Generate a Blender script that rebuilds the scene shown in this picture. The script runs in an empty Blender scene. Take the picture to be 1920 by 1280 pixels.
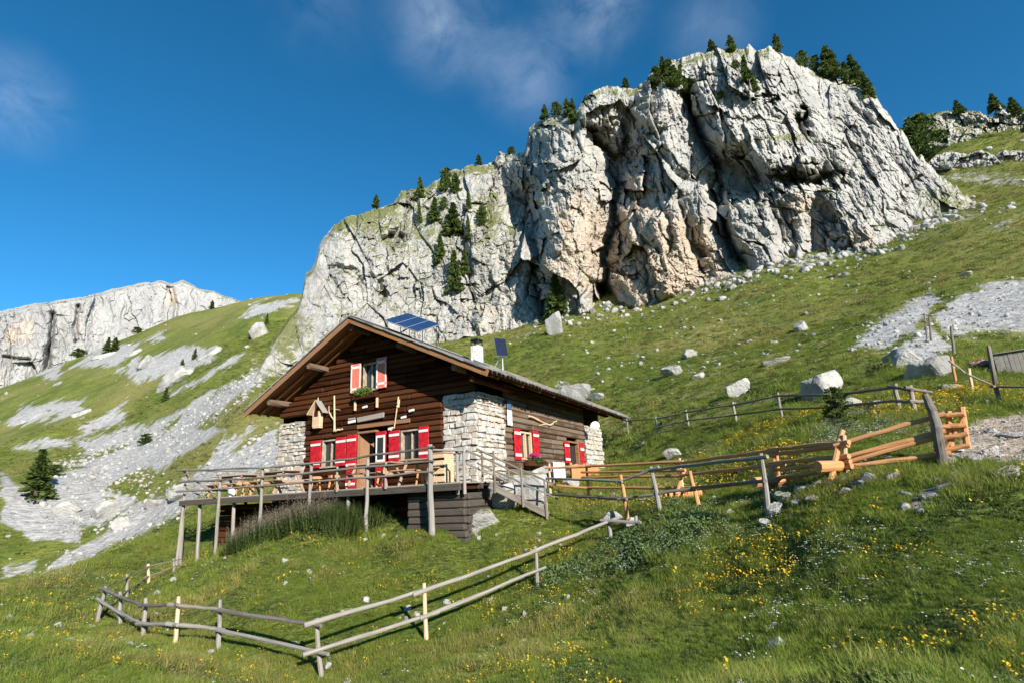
import bpy, bmesh, math, random
import numpy as np
from mathutils import Vector, Matrix

random.seed(7)
scene = bpy.context.scene
COL = scene.collection
R = math.radians

# ------------------------------------------------------------------ camera
FOC, PITCH, ROLL = 1000.0, math.atan(.28), R(3.0)      # focal length in pixels of a 1920 wide frame
_fw = np.array([0, math.cos(PITCH), math.sin(PITCH)])
_u0 = np.array([0, -math.sin(PITCH), math.cos(PITCH)])
_r0 = np.array([1.0, 0, 0])
_rt = math.cos(ROLL)*_r0 - math.sin(ROLL)*_u0
_up = math.cos(ROLL)*_u0 + math.sin(ROLL)*_r0
cam_data = bpy.data.cameras.new('camera')
cam_data.sensor_width = 36.0
cam_data.lens = FOC/1920*36
cam_data.clip_start = .05
cam_data.clip_end = 6000
cam = bpy.data.objects.new('camera', cam_data)
COL.objects.link(cam)
cam.matrix_world = Matrix(((_rt[0], _up[0], -_fw[0], 0), (_rt[1], _up[1], -_fw[1], 0), (_rt[2], _up[2], -_fw[2], 0), (0, 0, 0, 1)))
scene.camera = cam

# ------------------------------------------------------------------ sky, sun, exposure
SUN_EL, SUN_AZ = R(23.0), R(180-29)                   # azimuth clockwise from +Y: behind the viewer, to the right
world = bpy.data.worlds.new('World'); scene.world = world
world.use_nodes = True
wn, wl = world.node_tree.nodes, world.node_tree.links
wn.clear()
w_out = wn.new('ShaderNodeOutputWorld'); w_bg = wn.new('ShaderNodeBackground')
sky = wn.new('ShaderNodeTexSky'); sky.sky_type = 'NISHITA'; sky.sun_disc = False
sky.sun_elevation = SUN_EL; sky.sun_rotation = SUN_AZ
sky.altitude = 3200; sky.air_density = .85; sky.dust_density = .05; sky.ozone_density = 2.6
w_bg.inputs['Strength'].default_value = .103
w_hs = wn.new('ShaderNodeHueSaturation'); w_hs.inputs['Saturation'].default_value = 1.27; w_hs.inputs['Value'].default_value = 1.0; w_hs.inputs['Hue'].default_value = .487
wl.new(sky.outputs['Color'], w_hs.inputs['Color'])
# thin wisps of high cloud
w_tc = wn.new('ShaderNodeTexCoord')
w_map = wn.new('ShaderNodeMapping'); w_map.inputs['Scale'].default_value = (5.5, 5.5, 7.5); w_map.inputs['Rotation'].default_value = (0, .5, .3)
wl.new(w_tc.outputs['Generated'], w_map.inputs['Vector'])
w_n1 = wn.new('ShaderNodeTexNoise'); w_n1.inputs['Scale'].default_value = 1.7; w_n1.inputs['Detail'].default_value = 9; w_n1.inputs['Roughness'].default_value = .62; w_n1.inputs['Distortion'].default_value = .55
wl.new(w_map.outputs['Vector'], w_n1.inputs['Vector'])
w_cr = wn.new('ShaderNodeValToRGB'); w_cr.color_ramp.elements[0].position = .30; w_cr.color_ramp.elements[1].position = .80
wl.new(w_n1.outputs['Fac'], w_cr.inputs['Fac'])
w_nrm = wn.new('ShaderNodeVectorMath'); w_nrm.operation = 'NORMALIZE'; wl.new(w_tc.outputs['Generated'], w_nrm.inputs[0])
w_sum = None
for cx, cy, cr, ca in ((835,35,.13,.75),(985,140,.11,.6),(1110,0,.12,.8),(25,190,.09,.6),(600,10,.12,.2),(1330,60,.10,.35)):
    cd = (cx-960)*_rt-(cy-640)*_up+FOC*_fw; cd = cd/np.linalg.norm(cd)
    w_d = wn.new('ShaderNodeVectorMath'); w_d.operation = 'DISTANCE'; w_d.inputs[1].default_value = cd.tolist(); wl.new(w_nrm.outputs[0], w_d.inputs[0])
    w_r = wn.new('ShaderNodeMapRange'); w_r.interpolation_type = 'SMOOTHSTEP'; wl.new(w_d.outputs['Value'], w_r.inputs['Value'])
    w_r.inputs['From Min'].default_value = cr; w_r.inputs['From Max'].default_value = 0; w_r.inputs['To Max'].default_value = ca
    if w_sum is None: w_sum = w_r.outputs['Result']
    else:
        w_a = wn.new('ShaderNodeMath'); w_a.operation = 'ADD'; wl.new(w_sum, w_a.inputs[0]); wl.new(w_r.outputs['Result'], w_a.inputs[1]); w_sum = w_a.outputs[0]
w_mul = wn.new('ShaderNodeMath'); w_mul.operation = 'MULTIPLY'
w_half = wn.new('ShaderNodeMath'); w_half.operation = 'MULTIPLY'; w_half.inputs[1].default_value = .4; wl.new(w_sum, w_half.inputs[0])
wl.new(w_cr.outputs['Color'], w_mul.inputs[0]); wl.new(w_half.outputs[0], w_mul.inputs[1])
w_mix = wn.new('ShaderNodeMix'); w_mix.data_type = 'RGBA'
w_mix.inputs['B'].default_value = (5.0, 5.6, 6.4, 1)
wl.new(w_mul.outputs[0], w_mix.inputs['Factor']); wl.new(w_hs.outputs['Color'], w_mix.inputs['A'])
wl.new(w_mix.outputs['Result'], w_bg.inputs['Color']); wl.new(w_bg.outputs['Background'], w_out.inputs['Surface'])

sun_data = bpy.data.lights.new('sun', 'SUN'); sun_data.energy = 4.3; sun_data.angle = R(.53); sun_data.color = (1, .93, .82)
sun = bpy.data.objects.new('sun', sun_data); COL.objects.link(sun)
to_sun = Vector((math.sin(SUN_AZ)*math.cos(SUN_EL), math.cos(SUN_AZ)*math.cos(SUN_EL), math.sin(SUN_EL)))
sun.rotation_euler = to_sun.to_track_quat('Z', 'Y').to_euler()
sun.location = to_sun*60
scene.view_settings.view_transform = 'Standard'; scene.view_settings.look = 'None'
scene.view_settings.exposure = 1.1; scene.view_settings.gamma = 1.0; scene.view_settings.use_curve_mapping = False
scene.render.engine = 'CYCLES'
scene.cycles.max_bounces = 5; scene.cycles.diffuse_bounces = 3; scene.cycles.transparent_max_bounces = 8
scene.cycles.caustics_reflective = False; scene.cycles.caustics_refractive = False
scene.cycles.use_denoising = True

# ------------------------------------------------------------------ small maths kit
def ray(x, y):
    """world direction(s) of a photo pixel, scaled to unit horizontal length"""
    x = np.asarray(x, float); y = np.asarray(y, float)
    d = (x-960)[..., None]*_rt - (y-640)[..., None]*_up + FOC*_fw
    return d/np.hypot(d[..., 0], d[..., 1])[..., None]
def proj(p):
    c = np.maximum(p @ _fw, 1e-3)
    return 960+FOC*(p @ _rt)/c, 640-FOC*(p @ _up)/c, p @ _fw
def at(x, y, r):
    d = ray(x, y)
    return Vector((d*r).tolist())
def smooth(a, b, x):
    t = np.clip((x-a)/(b-a), 0, 1); return t*t*(3-2*t)
def _h(ix, iy, s):
    ix = ix.astype(np.int64); iy = iy.astype(np.int64)
    n = (ix*374761393 + iy*668265263 + s*1442695041) & 0xFFFFFFFF
    n = ((n ^ (n >> 13))*1274126177) & 0xFFFFFFFF
    n = ((n ^ (n >> 16))*2246822519) & 0xFFFFFFFF
    return ((n ^ (n >> 15)) & 0xFFFFFF)/float(0xFFFFFF)
def vn(x, y, s=0):
    ix = np.floor(x); iy = np.floor(y); fx = x-ix; fy = y-iy
    fx = fx*fx*fx*(fx*(fx*6-15)+10); fy = fy*fy*fy*(fy*(fy*6-15)+10)
    a = _h(ix, iy, s); b = _h(ix+1, iy, s); c = _h(ix, iy+1, s); d = _h(ix+1, iy+1, s)
    return (a*(1-fx)+b*fx)*(1-fy)+(c*(1-fx)+d*fx)*fy
def fbm(x, y, s=0, o=4, g=.5, lac=2.03):
    t = 0; a = 1; n = 0
    for i in range(o):
        t = t+a*vn(x, y, s+i*17); n += a; a *= g; x = x*lac+13.7; y = y*lac-7.3
    return t/n
def ridged(x, y, s=0, o=4):
    t = 0; a = 1; n = 0
    for i in range(o):
        t = t+a*(1-abs(2*vn(x, y, s+i*31)-1)); n += a; a *= .5; x = x*2.07+3.1; y = y*2.07-9.2
    return t/n
def facets(x, y, s, tilt=.9):
    """broken rock: every cell of a jittered lattice is one tilted plane; returns its height and the distance to its edge"""
    ix = np.floor(x); iy = np.floor(y)
    b1 = np.full(x.shape, 9.); b2 = np.full(x.shape, 9.); hh = np.zeros(x.shape)
    for dx in (-1, 0, 1):
        for dy in (-1, 0, 1):
            cx = ix+dx; cy = iy+dy
            px = cx+.1+.8*_h(cx, cy, s); py = cy+.1+.8*_h(cx, cy, s+5)
            d = np.hypot(x-px, y-py)
            k = _h(cx, cy, s+9)-.5 + tilt*((_h(cx, cy, s+11)-.5)*(x-px)+(_h(cx, cy, s+13)-.5)*(y-py))
            n = d < b1
            b2 = np.where(n, b1, np.minimum(b2, d)); hh = np.where(n, k, hh); b1 = np.where(n, d, b1)
    return hh, b2-b1
def polysd(px, py, poly):
    """signed distance to a polygon, positive inside"""
    p = np.array(poly, float); q = np.roll(p, -1, 0)
    ins = np.zeros(px.shape, bool); best = np.full(px.shape, 1e9)
    for (ax, ay), (bx, by) in zip(p, q):
        ex, ey = bx-ax, by-ay
        t = np.clip(((px-ax)*ex+(py-ay)*ey)/(ex*ex+ey*ey+1e-9), 0, 1)
        best = np.minimum(best, np.hypot(px-ax-t*ex, py-ay-t*ey))
        c = ((ay > py) != (by > py)) & (px < ex*(py-ay)/(ey if abs(ey) > 1e-9 else 1e-9)+ax)
        ins ^= c
    return np.where(ins, best, -best)
def linesd(px, py, line):
    best = np.full(px.shape, 1e9)
    for (ax, ay), (bx, by) in zip(line[:-1], line[1:]):
        ex, ey = bx-ax, by-ay
        t = np.clip(((px-ax)*ex+(py-ay)*ey)/(ex*ex+ey*ey+1e-9), 0, 1)
        best = np.minimum(best, np.hypot(px-ax-t*ex, py-ay-t*ey))
    return best

# ------------------------------------------------------------------ object helpers
def tag(o, label=None, cat=None, group=None, kind=None):
    if label: o['label'] = label
    if cat: o['category'] = cat
    if group: o['group'] = group
    if kind: o['kind'] = kind
    return o
def link(name, me, parent=None, mat=None):
    o = bpy.data.objects.new(name, me); COL.objects.link(o)
    if parent is not None: o.parent = parent
    if mat is not None and me is not None and not me.materials: me.materials.append(mat)
    return o
def empty(name, loc=(0, 0, 0), rz=0.0):
    o = bpy.data.objects.new(name, None); COL.objects.link(o)
    o.location = loc; o.rotation_euler = (0, 0, rz); o.empty_display_size = .2
    return o
def mesh_np(name, V, F, smooth_=True):
    V = np.ascontiguousarray(V, np.float32); F = np.ascontiguousarray(F, np.int32)
    me = bpy.data.meshes.new(name)
    n = F.shape[1]
    me.vertices.add(len(V)); me.vertices.foreach_set('co', V.ravel())
    me.loops.add(F.size); me.loops.foreach_set('vertex_index', F.ravel())
    me.polygons.add(len(F)); me.polygons.foreach_set('loop_start', np.arange(0, F.size, n, dtype=np.int32))
    me.polygons.foreach_set('loop_total', np.full(len(F), n, np.int32))
    me.polygons.foreach_set('use_smooth', np.full(len(F), smooth_, bool))
    me.update(calc_edges=True); me.validate()
    return me
def attr(me, name, val):
    a = me.attributes.new(name, 'FLOAT', 'POINT'); a.data.foreach_set('value', np.ascontiguousarray(val, np.float32).ravel())
def grid_faces(nr, nc):
    i = np.arange(nr*nc).reshape(nr, nc)
    return np.stack([i[:-1, :-1], i[:-1, 1:], i[1:, 1:], i[1:, :-1]], -1).reshape(-1, 4)

# ------------------------------------------------------------------ material kit
class NT:
    def __init__(s, name):
        s.m = bpy.data.materials.new(name); s.m.use_nodes = True
        s.n, s.l = s.m.node_tree.nodes, s.m.node_tree.links
        s.b = s.n['Principled BSDF']; s.out = s.n['Material Output']
        s.b.inputs['Roughness'].default_value = .85
        s.b.inputs['Specular IOR Level'].default_value = .2
    def node(s, t, **kw):
        k = s.n.new('ShaderNode'+t)
        for a, v in kw.items(): setattr(k, a, v)
        return k
    def put(s, sock, v):
        if isinstance(v, bpy.types.NodeSocket): s.l.new(v, sock)
        elif isinstance(v, (tuple, list)) and len(v) == 3 and sock.type == 'RGBA': sock.default_value = (*v, 1)
        else: sock.default_value = v
    def pos(s, scale=(1, 1, 1), obj=False, rot=(0, 0, 0)):
        if obj: src = s.node('TexCoord').outputs['Object']
        else: src = s.node('NewGeometry').outputs['Position']
        m = s.node('Mapping'); m.inputs['Scale'].default_value = scale; m.inputs['Rotation'].default_value = rot
        s.l.new(src, m.inputs['Vector']); return m.outputs['Vector']
    def noise(s, vec, scale, detail=4, rough=.55, dist=0):
        k = s.node('TexNoise'); s.put(k.inputs['Vector'], vec); k.inputs['Scale'].default_value = scale
        k.inputs['Detail'].default_value = detail; k.inputs['Roughness'].default_value = rough; k.inputs['Distortion'].default_value = dist
        return k.outputs['Fac']
    def voro(s, vec, scale, feature='F1'):
        k = s.node('TexVoronoi'); k.feature = feature; s.put(k.inputs['Vector'], vec); k.inputs['Scale'].default_value = scale
        return k
    def ramp(s, fac, stops, interp='LINEAR'):
        k = s.node('ValToRGB'); e = k.color_ramp.elements; k.color_ramp.interpolation = interp
        while len(e) < len(stops): e.new(.5)
        for el, (p, c) in zip(e, stops):
            el.position = p; el.color = (c, c, c, 1) if isinstance(c, (int, float)) else (*c, 1)
        s.put(k.inputs['Fac'], fac); return k.outputs['Color']
    def mix(s, f, a, b, mode='MIX'):
        k = s.node('Mix', data_type='RGBA', blend_type=mode)
        s.put(k.inputs['Factor'], f); s.put(k.inputs['A'], a); s.put(k.inputs['B'], b); return k.outputs['Result']
    def math(s, op, a, b=0.0, clamp=False):
        k = s.node('Math', operation=op); k.use_clamp = clamp
        s.put(k.inputs[0], a); s.put(k.inputs[1], b); return k.outputs[0]
    def mr(s, v, a, b, c=0., d=1.):
        k = s.node('MapRange'); k.interpolation_type = 'SMOOTHSTEP'; s.put(k.inputs['Value'], v)
        for n_, q in zip(('From Min', 'From Max', 'To Min', 'To Max'), (a, b, c, d)): k.inputs[n_].default_value = q
        return k.outputs['Result']
    def att(s, name, inst=False):
        k = s.node('Attribute'); k.attribute_name = name; k.attribute_type = 'INSTANCER' if inst else 'GEOMETRY'
        return k.outputs['Fac']
    def bump(s, h, strength=.5, dist=.1, prev=None):
        k = s.node('Bump'); k.inputs['Strength'].default_value = strength; k.inputs['Distance'].default_value = dist
        s.put(k.inputs['Height'], h)
        if prev is not None: s.l.new(prev, k.inputs['Normal'])
        s.l.new(k.outputs['Normal'], s.b.inputs['Normal']); return k.outputs['Normal']
    def color(s, c): s.put(s.b.inputs['Base Color'], c); return s
    def rough(s, v): s.put(s.b.inputs['Roughness'], v); return s
    def rnd(s): return s.node('ObjectInfo').outputs['Random']

M = {}
def rock_mat(name, light=(.425, .408, .375), dark=(.31, .30, .282), warm=(.45, .335, .24), green=(.105, .125, .042), sc=1.0, moss=True, warmatt=True):
    t = NT(name)
    p = t.pos((sc, sc, sc)); pv = t.pos((sc, sc, sc*.28))
    n1 = t.noise(pv, .16, 6, .62); n2 = t.noise(p, .7, 6, .68); n3 = t.noise(pv, 1.1, 4, .7)
    c = t.mix(t.mr(n1, .36, .62), dark, light)
    c = t.mix(t.mr(n2, .35, .66), t.mix(.45, c, (.33, .325, .32)), c)
    c = t.mix(t.math('MULTIPLY', t.mr(n3, .54, .70), .35), c, (.20, .20, .20))
    c = t.mix(t.math('MULTIPLY', t.mr(n2, .58, .75), .5), c, (.47, .45, .405))
    if warmatt:
        wf = t.mr(t.math('ADD', t.att('warm'), t.math('MULTIPLY', t.math('SUBTRACT', t.noise(pv, .22, 5, .6), .5), 1.6)), .35, .85)
        c = t.mix(t.math('MULTIPLY', wf, .8), c, t.mix(n2, warm, (.50, .42, .33)))
        sf = t.mr(t.math('ADD', t.att('stain'), t.math('MULTIPLY', t.math('SUBTRACT', t.noise(pv, .5, 4, .6), .5), 1.2)), .45, .8)
        c = t.mix(t.math('MULTIPLY', sf, .75), c, (.15, .16, .175))
    if moss:
        g = t.node('NewGeometry'); sx = t.node('SeparateXYZ'); t.l.new(g.outputs['Normal'], sx.inputs[0])
        mf = t.math('ADD', sx.outputs['Z'], t.math('MULTIPLY', t.math('SUBTRACT', t.noise(p, .35, 5, .65), .5), 1.3))
        if warmatt: mf = t.math('ADD', mf, t.att('mossy'))
        mf = t.mr(mf, .80, 1.0)
        c = t.mix(mf, c, t.mix(t.noise(p, 1.3, 3), green, (.18, .175, .07)))
    t.color(c).rough(.92)
    h = t.math('ADD', t.math('MULTIPLY', n2, .8), t.math('MULTIPLY', t.noise(p, 3.0, 5, .7), .35))
    t.bump(h, .7, .8/sc)
    return t.m
M['cliff'] = rock_mat('cliff_rock')
M['far_rock'] = rock_mat('far_rock', (.37, .36, .345), (.29, .285, .28), (.44, .34, .26), sc=.22)
M['boulder'] = rock_mat('boulder_rock', (.46, .447, .418), (.22, .215, .205), (.5, .44, .36), sc=2.6, warmatt=False)

# ------------------------------------------------------------------ terrain heights
# survey points: photo column, photo row, distance in metres
SV = []
def sv(*pts): SV.extend(pts)
sv((0,1280,9.5),(300,1280,9),(600,1262,10.8),(795,1197,11.4),(960,1280,6.6),(1300,1280,5.2),(1600,1280,4.5),(1900,1280,4.0))
sv((300,1240,10.8),(0,1200,13),(500,1100,14.5),(700,1080,14),(900,1040,14.5),(1005,1100,12.6),(1120,1050,12.6),(1250,958,13.2),(1100,1180,9.2),(1400,1100,8.4),(1700,1100,6.7),(985,950,16.4),(930,965,15.8))
sv((410,1215,13.2),(330,1205,14.2),(270,1192,15.6),(222,1166,17.6),(190,1165,18.4),(237,1122,20.6),(277,1095,23),(333,1078,22))
sv((1435,966,11.2),(1600,927,10.1),(1587,891,11.0),(1462,918,12.4),(1283,941,14.7),(1765,872,11.2),(1880,888,9.8),(1900,1000,7.9),(1900,850,13.0),(1300,938,16),(1170,948,16.5),(1010,950,17))
sv((812,1002,15.2),(690,1000,16.5),(560,1000,18),(490,1022,19.2),(408,1050,20.8),(340,1082,21),(300,1090,22),(760,985,16.5),(560,985,21),(420,1010,24.5))
# far rim of the knoll, then the drop into the valley on the left
sv((0,1112,23),(100,1080,24),(250,1024,28),(340,990,30),(440,962,33),(0,1122,27),(100,1094,28),(250,1044,32),(340,1010,34),(440,985,36))
sv((812,938,19.5),(812,938,24),(700,945,23),(900,934,22),(960,922,27),(620,950,25))
sv((-300,1180,20),(-300,1280,12),(-700,1250,15),(-900,1400,8))
sv((100,1165,50),(250,1110,50),(400,1040,50),(0,1190,48),(-300,1230,48))
sv((0,1105,80),(100,1085,76),(250,1010,78),(400,925,76),(510,860,76))
sv((60,935,100),(200,900,110),(350,820,110),(480,740,105),(0,960,95),(-300,1000,90),(-700,1030,90))
sv((0,860,150),(200,790,160),(400,690,150),(0,730,300),(100,692,300),(230,640,290),(330,597,270),(440,577,250),(560,556,215),(530,640,150),(-300,800,300),(-300,950,150),(-800,900,280))
# behind that rim
sv((0,760,520),(230,700,520),(440,650,480),(560,640,430),(-300,830,600))
# hut plot and the slope above it
sv((900,925,17.6),(1000,915,20),(1130,884,29),(1040,900,23),(1250,880,24),(640,925,22),(540,930,25))
sv((1180,842,34),(1230,812,33),(1300,797,31),(1376,790,28.5),(1462,783,25),(1600,776,22),(1680,771,19.5),(1720,765,17),(1860,755,19),(1960,750,19),(1560,846,13.6),(1400,878,16.6))
sv((1150,740,58),(1300,700,55),(1500,660,52),(1700,690,31),(1880,705,29),(1880,640,48),(1700,600,58),(2050,620,52))
sv((1000,660,95),(1150,650,88),(1400,600,84),(1600,550,86),(1800,480,92),(1950,430,100),(2200,420,100),(2200,620,50),(2300,760,20))
sv((830,648,128),(950,627,127),(1060,600,124),(1140,582,122),(1290,545,116),(1450,496,112),(1640,470,118),(1780,415,132),(1850,385,146),(1925,330,165),(2100,330,170),(2300,340,165))
sv((560,735,118),(680,690,120),(475,727,112),(480,700,130))
# plateau right of the crag, ground behind the crag
sv((1740,315,205),(1800,300,205),(1920,285,210),(2100,270,215),(1800,235,260),(1920,225,260),(2150,215,270))
sv((1800,300,420),(2000,300,420))
sv((700,620,230),(950,560,230),(1200,480,230),(1450,420,230),(1650,380,250),(700,640,450),(1200,520,450),(1600,440,450))
sv((1400,1500,2.4),(1800,1500,2.2),(700,1500,4.0),(2300,1100,7),(2300,900,10),(-600,1700,5))
_sp = np.array(SV, float)
_d = ray(_sp[:, 0], _sp[:, 1]); _az = np.arctan2(_d[:, 0], _d[:, 1]); _rr = _sp[:, 2]
_val = _d[:, 2]+1.6/_rr
_ex = [(a, r, v) for a in np.radians([-180, -140, -100, -75, 75, 100, 140, 180]) for r, v in ((3, 0), (12, .02*np.sign(a)), (60, .05*np.sign(a)), (300, .12), (1500, .06))]
_ex += [(a, r, 0.) for a in np.radians([-50, -25, 0, 25, 50]) for r in (.6, 1.4)]
_ex += [(a, r, .10) for a in np.radians([-40, -20, 0, 20, 40]) for r in (1200,)]
_ex = np.array(_ex)
_az = np.concatenate([_az, _ex[:, 0]]); _rr = np.concatenate([_rr, _ex[:, 1]]); _val = np.concatenate([_val, _ex[:, 2]])
_cx = np.stack([_az/R(13), np.log(_rr)*1.7], 1)
def _k(d2): return .5*d2*np.log(d2+1e-9)
_n = len(_cx)
_A = np.zeros((_n+3, _n+3))
_A[:_n, :_n] = _k(((_cx[:, None]-_cx[None])**2).sum(-1))+np.eye(_n)*.00003
_A[:_n, _n] = 1; _A[:_n, _n+1:] = _cx; _A[_n, :_n] = 1; _A[_n+1:, :_n] = _cx.T
_W = np.linalg.solve(_A, np.concatenate([_val, [0, 0, 0]]))
def ground_z(x, y):
    x = np.atleast_1d(np.asarray(x, float)); y = np.atleast_1d(np.asarray(y, float))
    sh = x.shape; x = x.ravel(); y = y.ravel()
    r = np.maximum(np.hypot(x, y), .3)
    q = np.stack([np.arctan2(x, y)/R(13), np.log(r)*1.7], 1)
    v = np.empty(len(q))
    for i in range(0, len(q), 40000):
        c = q[i:i+40000]
        v[i:i+40000] = _k(((c[:, None]-_cx[None])**2).sum(-1)) @ _W[:_n] + _W[_n] + c @ _W[_n+1:]
    z = v*r-1.6
    for lam, sd in ((.8, 3), (2.2, 5), (6, 8), (16, 11), (45, 14)):
        w = np.clip(r/(lam*5), 0, 1)*np.clip(1.6-r/(lam*90), .25, 1)
        w = w*(np.interp(r, [25, 70], [.3, 1]) if lam > 4 else 1)
        z = z+w*lam*(.05 if lam < 10 else .08)*(fbm(x/lam+sd, y/lam-sd, sd, 2)-.5)*2
    return z.reshape(sh)
def gz(x, y): return float(ground_z(np.array([x]), np.array([y]))[0])
def on_ground(px, py, r0, r1):
    """first point between two distances where the sight line of a pixel meets the ground"""
    d = ray(px, py); rs = np.exp(np.linspace(math.log(r0), math.log(r1), 400))
    z = ground_z(d[0]*rs, d[1]*rs); f = d[2]*rs-z
    i = np.where(f <= 0)[0]
    k = i[0] if len(i) else int(np.argmin(f))
    r = rs[k]
    return Vector((d[0]*r, d[1]*r, z[k]))

# ------------------------------------------------------------------ ground sheet
az = np.concatenate([np.linspace(-180, -62, 40)[:-1], np.linspace(-62, 62, 800), np.linspace(62, 180, 40)[1:]])
az = np.radians(az)
rg = np.concatenate([[.05], np.exp(np.linspace(math.log(.8), math.log(2.2), 8))[:-1], np.exp(np.linspace(math.log(2.2), math.log(420), 430)), np.exp(np.linspace(math.log(440), math.log(4500), 24))])
AZ, RG = np.meshgrid(az, rg)
GX, GY = RG*np.sin(AZ), RG*np.cos(AZ)
GZ = ground_z(GX, GY)
P3 = np.stack([GX, GY, GZ], -1)
PX, PY, PD = proj(P3)
front = (PD > .5)
def mask(polys, r0, r1, soft):
    m = np.zeros(GX.shape)
    for poly in polys:
        m = np.maximum(m, smooth(-soft, soft, polysd(PX, PY, poly)))
    return m*front*(RG > r0)*(RG < r1)
# loose stone, laid along the fall of the slope
SCREE_L = [[(40,1100),(300,985),(420,905),(520,875),(520,800),(430,845),(340,900),(230,950),(200,1000),(120,1035)],
              [(110,880),(210,850),(330,790),(430,725),(490,690),(500,705),(420,775),(380,800),(420,805),(300,885),(240,880),(200,915),(260,935),(190,985),(90,1000),(70,930)],
              [(0,880),(60,925),(160,950),(150,1020),(60,1010),(0,980)], [(0,1090),(60,1080),(80,1040),(0,1060)], [(400,870),(520,795),(525,770),(470,800),(410,840)],
              [(150,830),(250,800),(400,735),(400,750),(260,830),(170,850)]]
SCREE_U = [[(10,800),(40,760),(160,745),(150,775),(60,800)], [(230,720),(250,670),(330,655),(400,650),(400,680),(330,700)], [(130,690),(180,655),(260,645),(220,690)], [(60,700),(120,680),(110,720)],
              [(150,800),(240,760),(230,790),(170,810)], [(270,640),(300,620),(320,640)], [(440,600),(480,570),(560,556),(560,570),(490,600)], [(300,740),(400,690),(460,660),(450,675),(330,745)], [(20,840),(90,810),(130,830),(60,850)]]
SCREE_R = [[(1590,655),(1650,600),(1690,575),(1745,548),(1765,560),(1720,620),(1650,660)], [(1780,640),(1740,600),(1800,550),(1870,525),(1950,520),(1960,640),(1870,625)], [(1660,668),(1740,600),(1790,650),(1740,690)]]
scree = mask(SCREE_L, 45, 240, 26)
scree = np.maximum(scree, .9*mask(SCREE_U, 100, 400, 20))
scree = np.maximum(scree, .6*mask([[(1760,340),(1830,318),(1930,330),(1930,350),(1840,352)], [(1750,330),(1790,315),(1850,312),(1800,345)], [(1850,420),(1930,385),(1930,400),(1870,440)]], 100, 260, 14))
scree = np.maximum(scree, mask(SCREE_R, 26, 110, 20))
scree = np.maximum(scree, .55*mask([[(1700,455),(1780,405),(1850,370),(1850,395),(1760,445)], [(1250,575),(1370,505),(1560,475),(1660,465),(1560,492),(1380,525)], [(1010,700),(1060,710),(1110,740),(1060,750)]], 60, 180, 8))
gravel = mask([[(1800,812),(1825,782),(1960,772),(1960,872),(1870,870),(1780,856)], [(1690,940),(1790,880),(1830,870),(1790,920),(1720,960)], [(1180,945),(1300,925),(1420,905),(1600,880),(1600,895),(1420,925),(1300,950)]], 8.5, 22, 14)
gme = mesh_np('ground', P3.reshape(-1, 3), grid_faces(*GX.shape)[:, ::-1])
attr(gme, 'scree', scree); attr(gme, 'gravel', gravel)
ground = link('ground', gme); tag(ground, kind='structure')

t = NT('alpine_meadow')
p = t.pos()
n_l = t.noise(p, .03, 4, .6); n_m = t.noise(p, .22, 5, .62); n_s = t.noise(p, 1.6, 5, .65); n_xs = t.noise(p, 9, 4, .7)
gr = t.mix(t.mr(n_m, .35, .65), (.088, .122, .018), (.172, .195, .032))
gr = t.mix(t.math('MULTIPLY', t.mr(n_l, .42, .62), .85), gr, (.23, .21, .066))
gr = t.mix(t.math('MULTIPLY', t.mr(n_s, .45, .7), .7), gr, (.062, .095, .020))
gr = t.mix(t.math('MULTIPLY', t.mr(n_xs, .52, .72), .5), gr, (.22, .205, .085))
st = t.mix(t.mr(t.noise(p, 1.1, 6, .75), .35, .68), (.30, .29, .27), (.46, .445, .415))
vr = t.voro(p, 1.7); st = t.mix(.55, st, t.ramp(vr.outputs['Color'], [(0, .20), (1, .56)]))
f_s = t.math('ADD', t.math('MULTIPLY', t.att('scree'), 1.15), t.math('MULTIPLY', t.math('SUBTRACT', t.noise(t.pos((1, .3, .5)), .12, 10, .74, .3), .5), 3.6))
f_s = t.mr(f_s, .48, .74)
c = t.mix(f_s, gr, st)
gv = t.mix(t.mr(t.noise(p, 14, 5, .75), .3, .7), (.23, .185, .14), (.44, .375, .30))
f_g = t.mr(t.math('ADD', t.att('gravel'), t.math('MULTIPLY', t.math('SUBTRACT', t.noise(p, 2.2, 5, .65), .5), 1.3)), .45, .7)
c = t.mix(f_g, c, gv)
t.color(c).rough(.95)
hb = t.math('ADD', t.math('MULTIPLY', n_s, .5), t.math('MULTIPLY', n_xs, .12))
hb = t.math('ADD', hb, t.math('MULTIPLY', t.noise(t.pos((1, 1, 5)), .45, 4, .6), .7))
t.bump(hb, 1.0, .8)
gme.materials.append(t.m)

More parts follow.
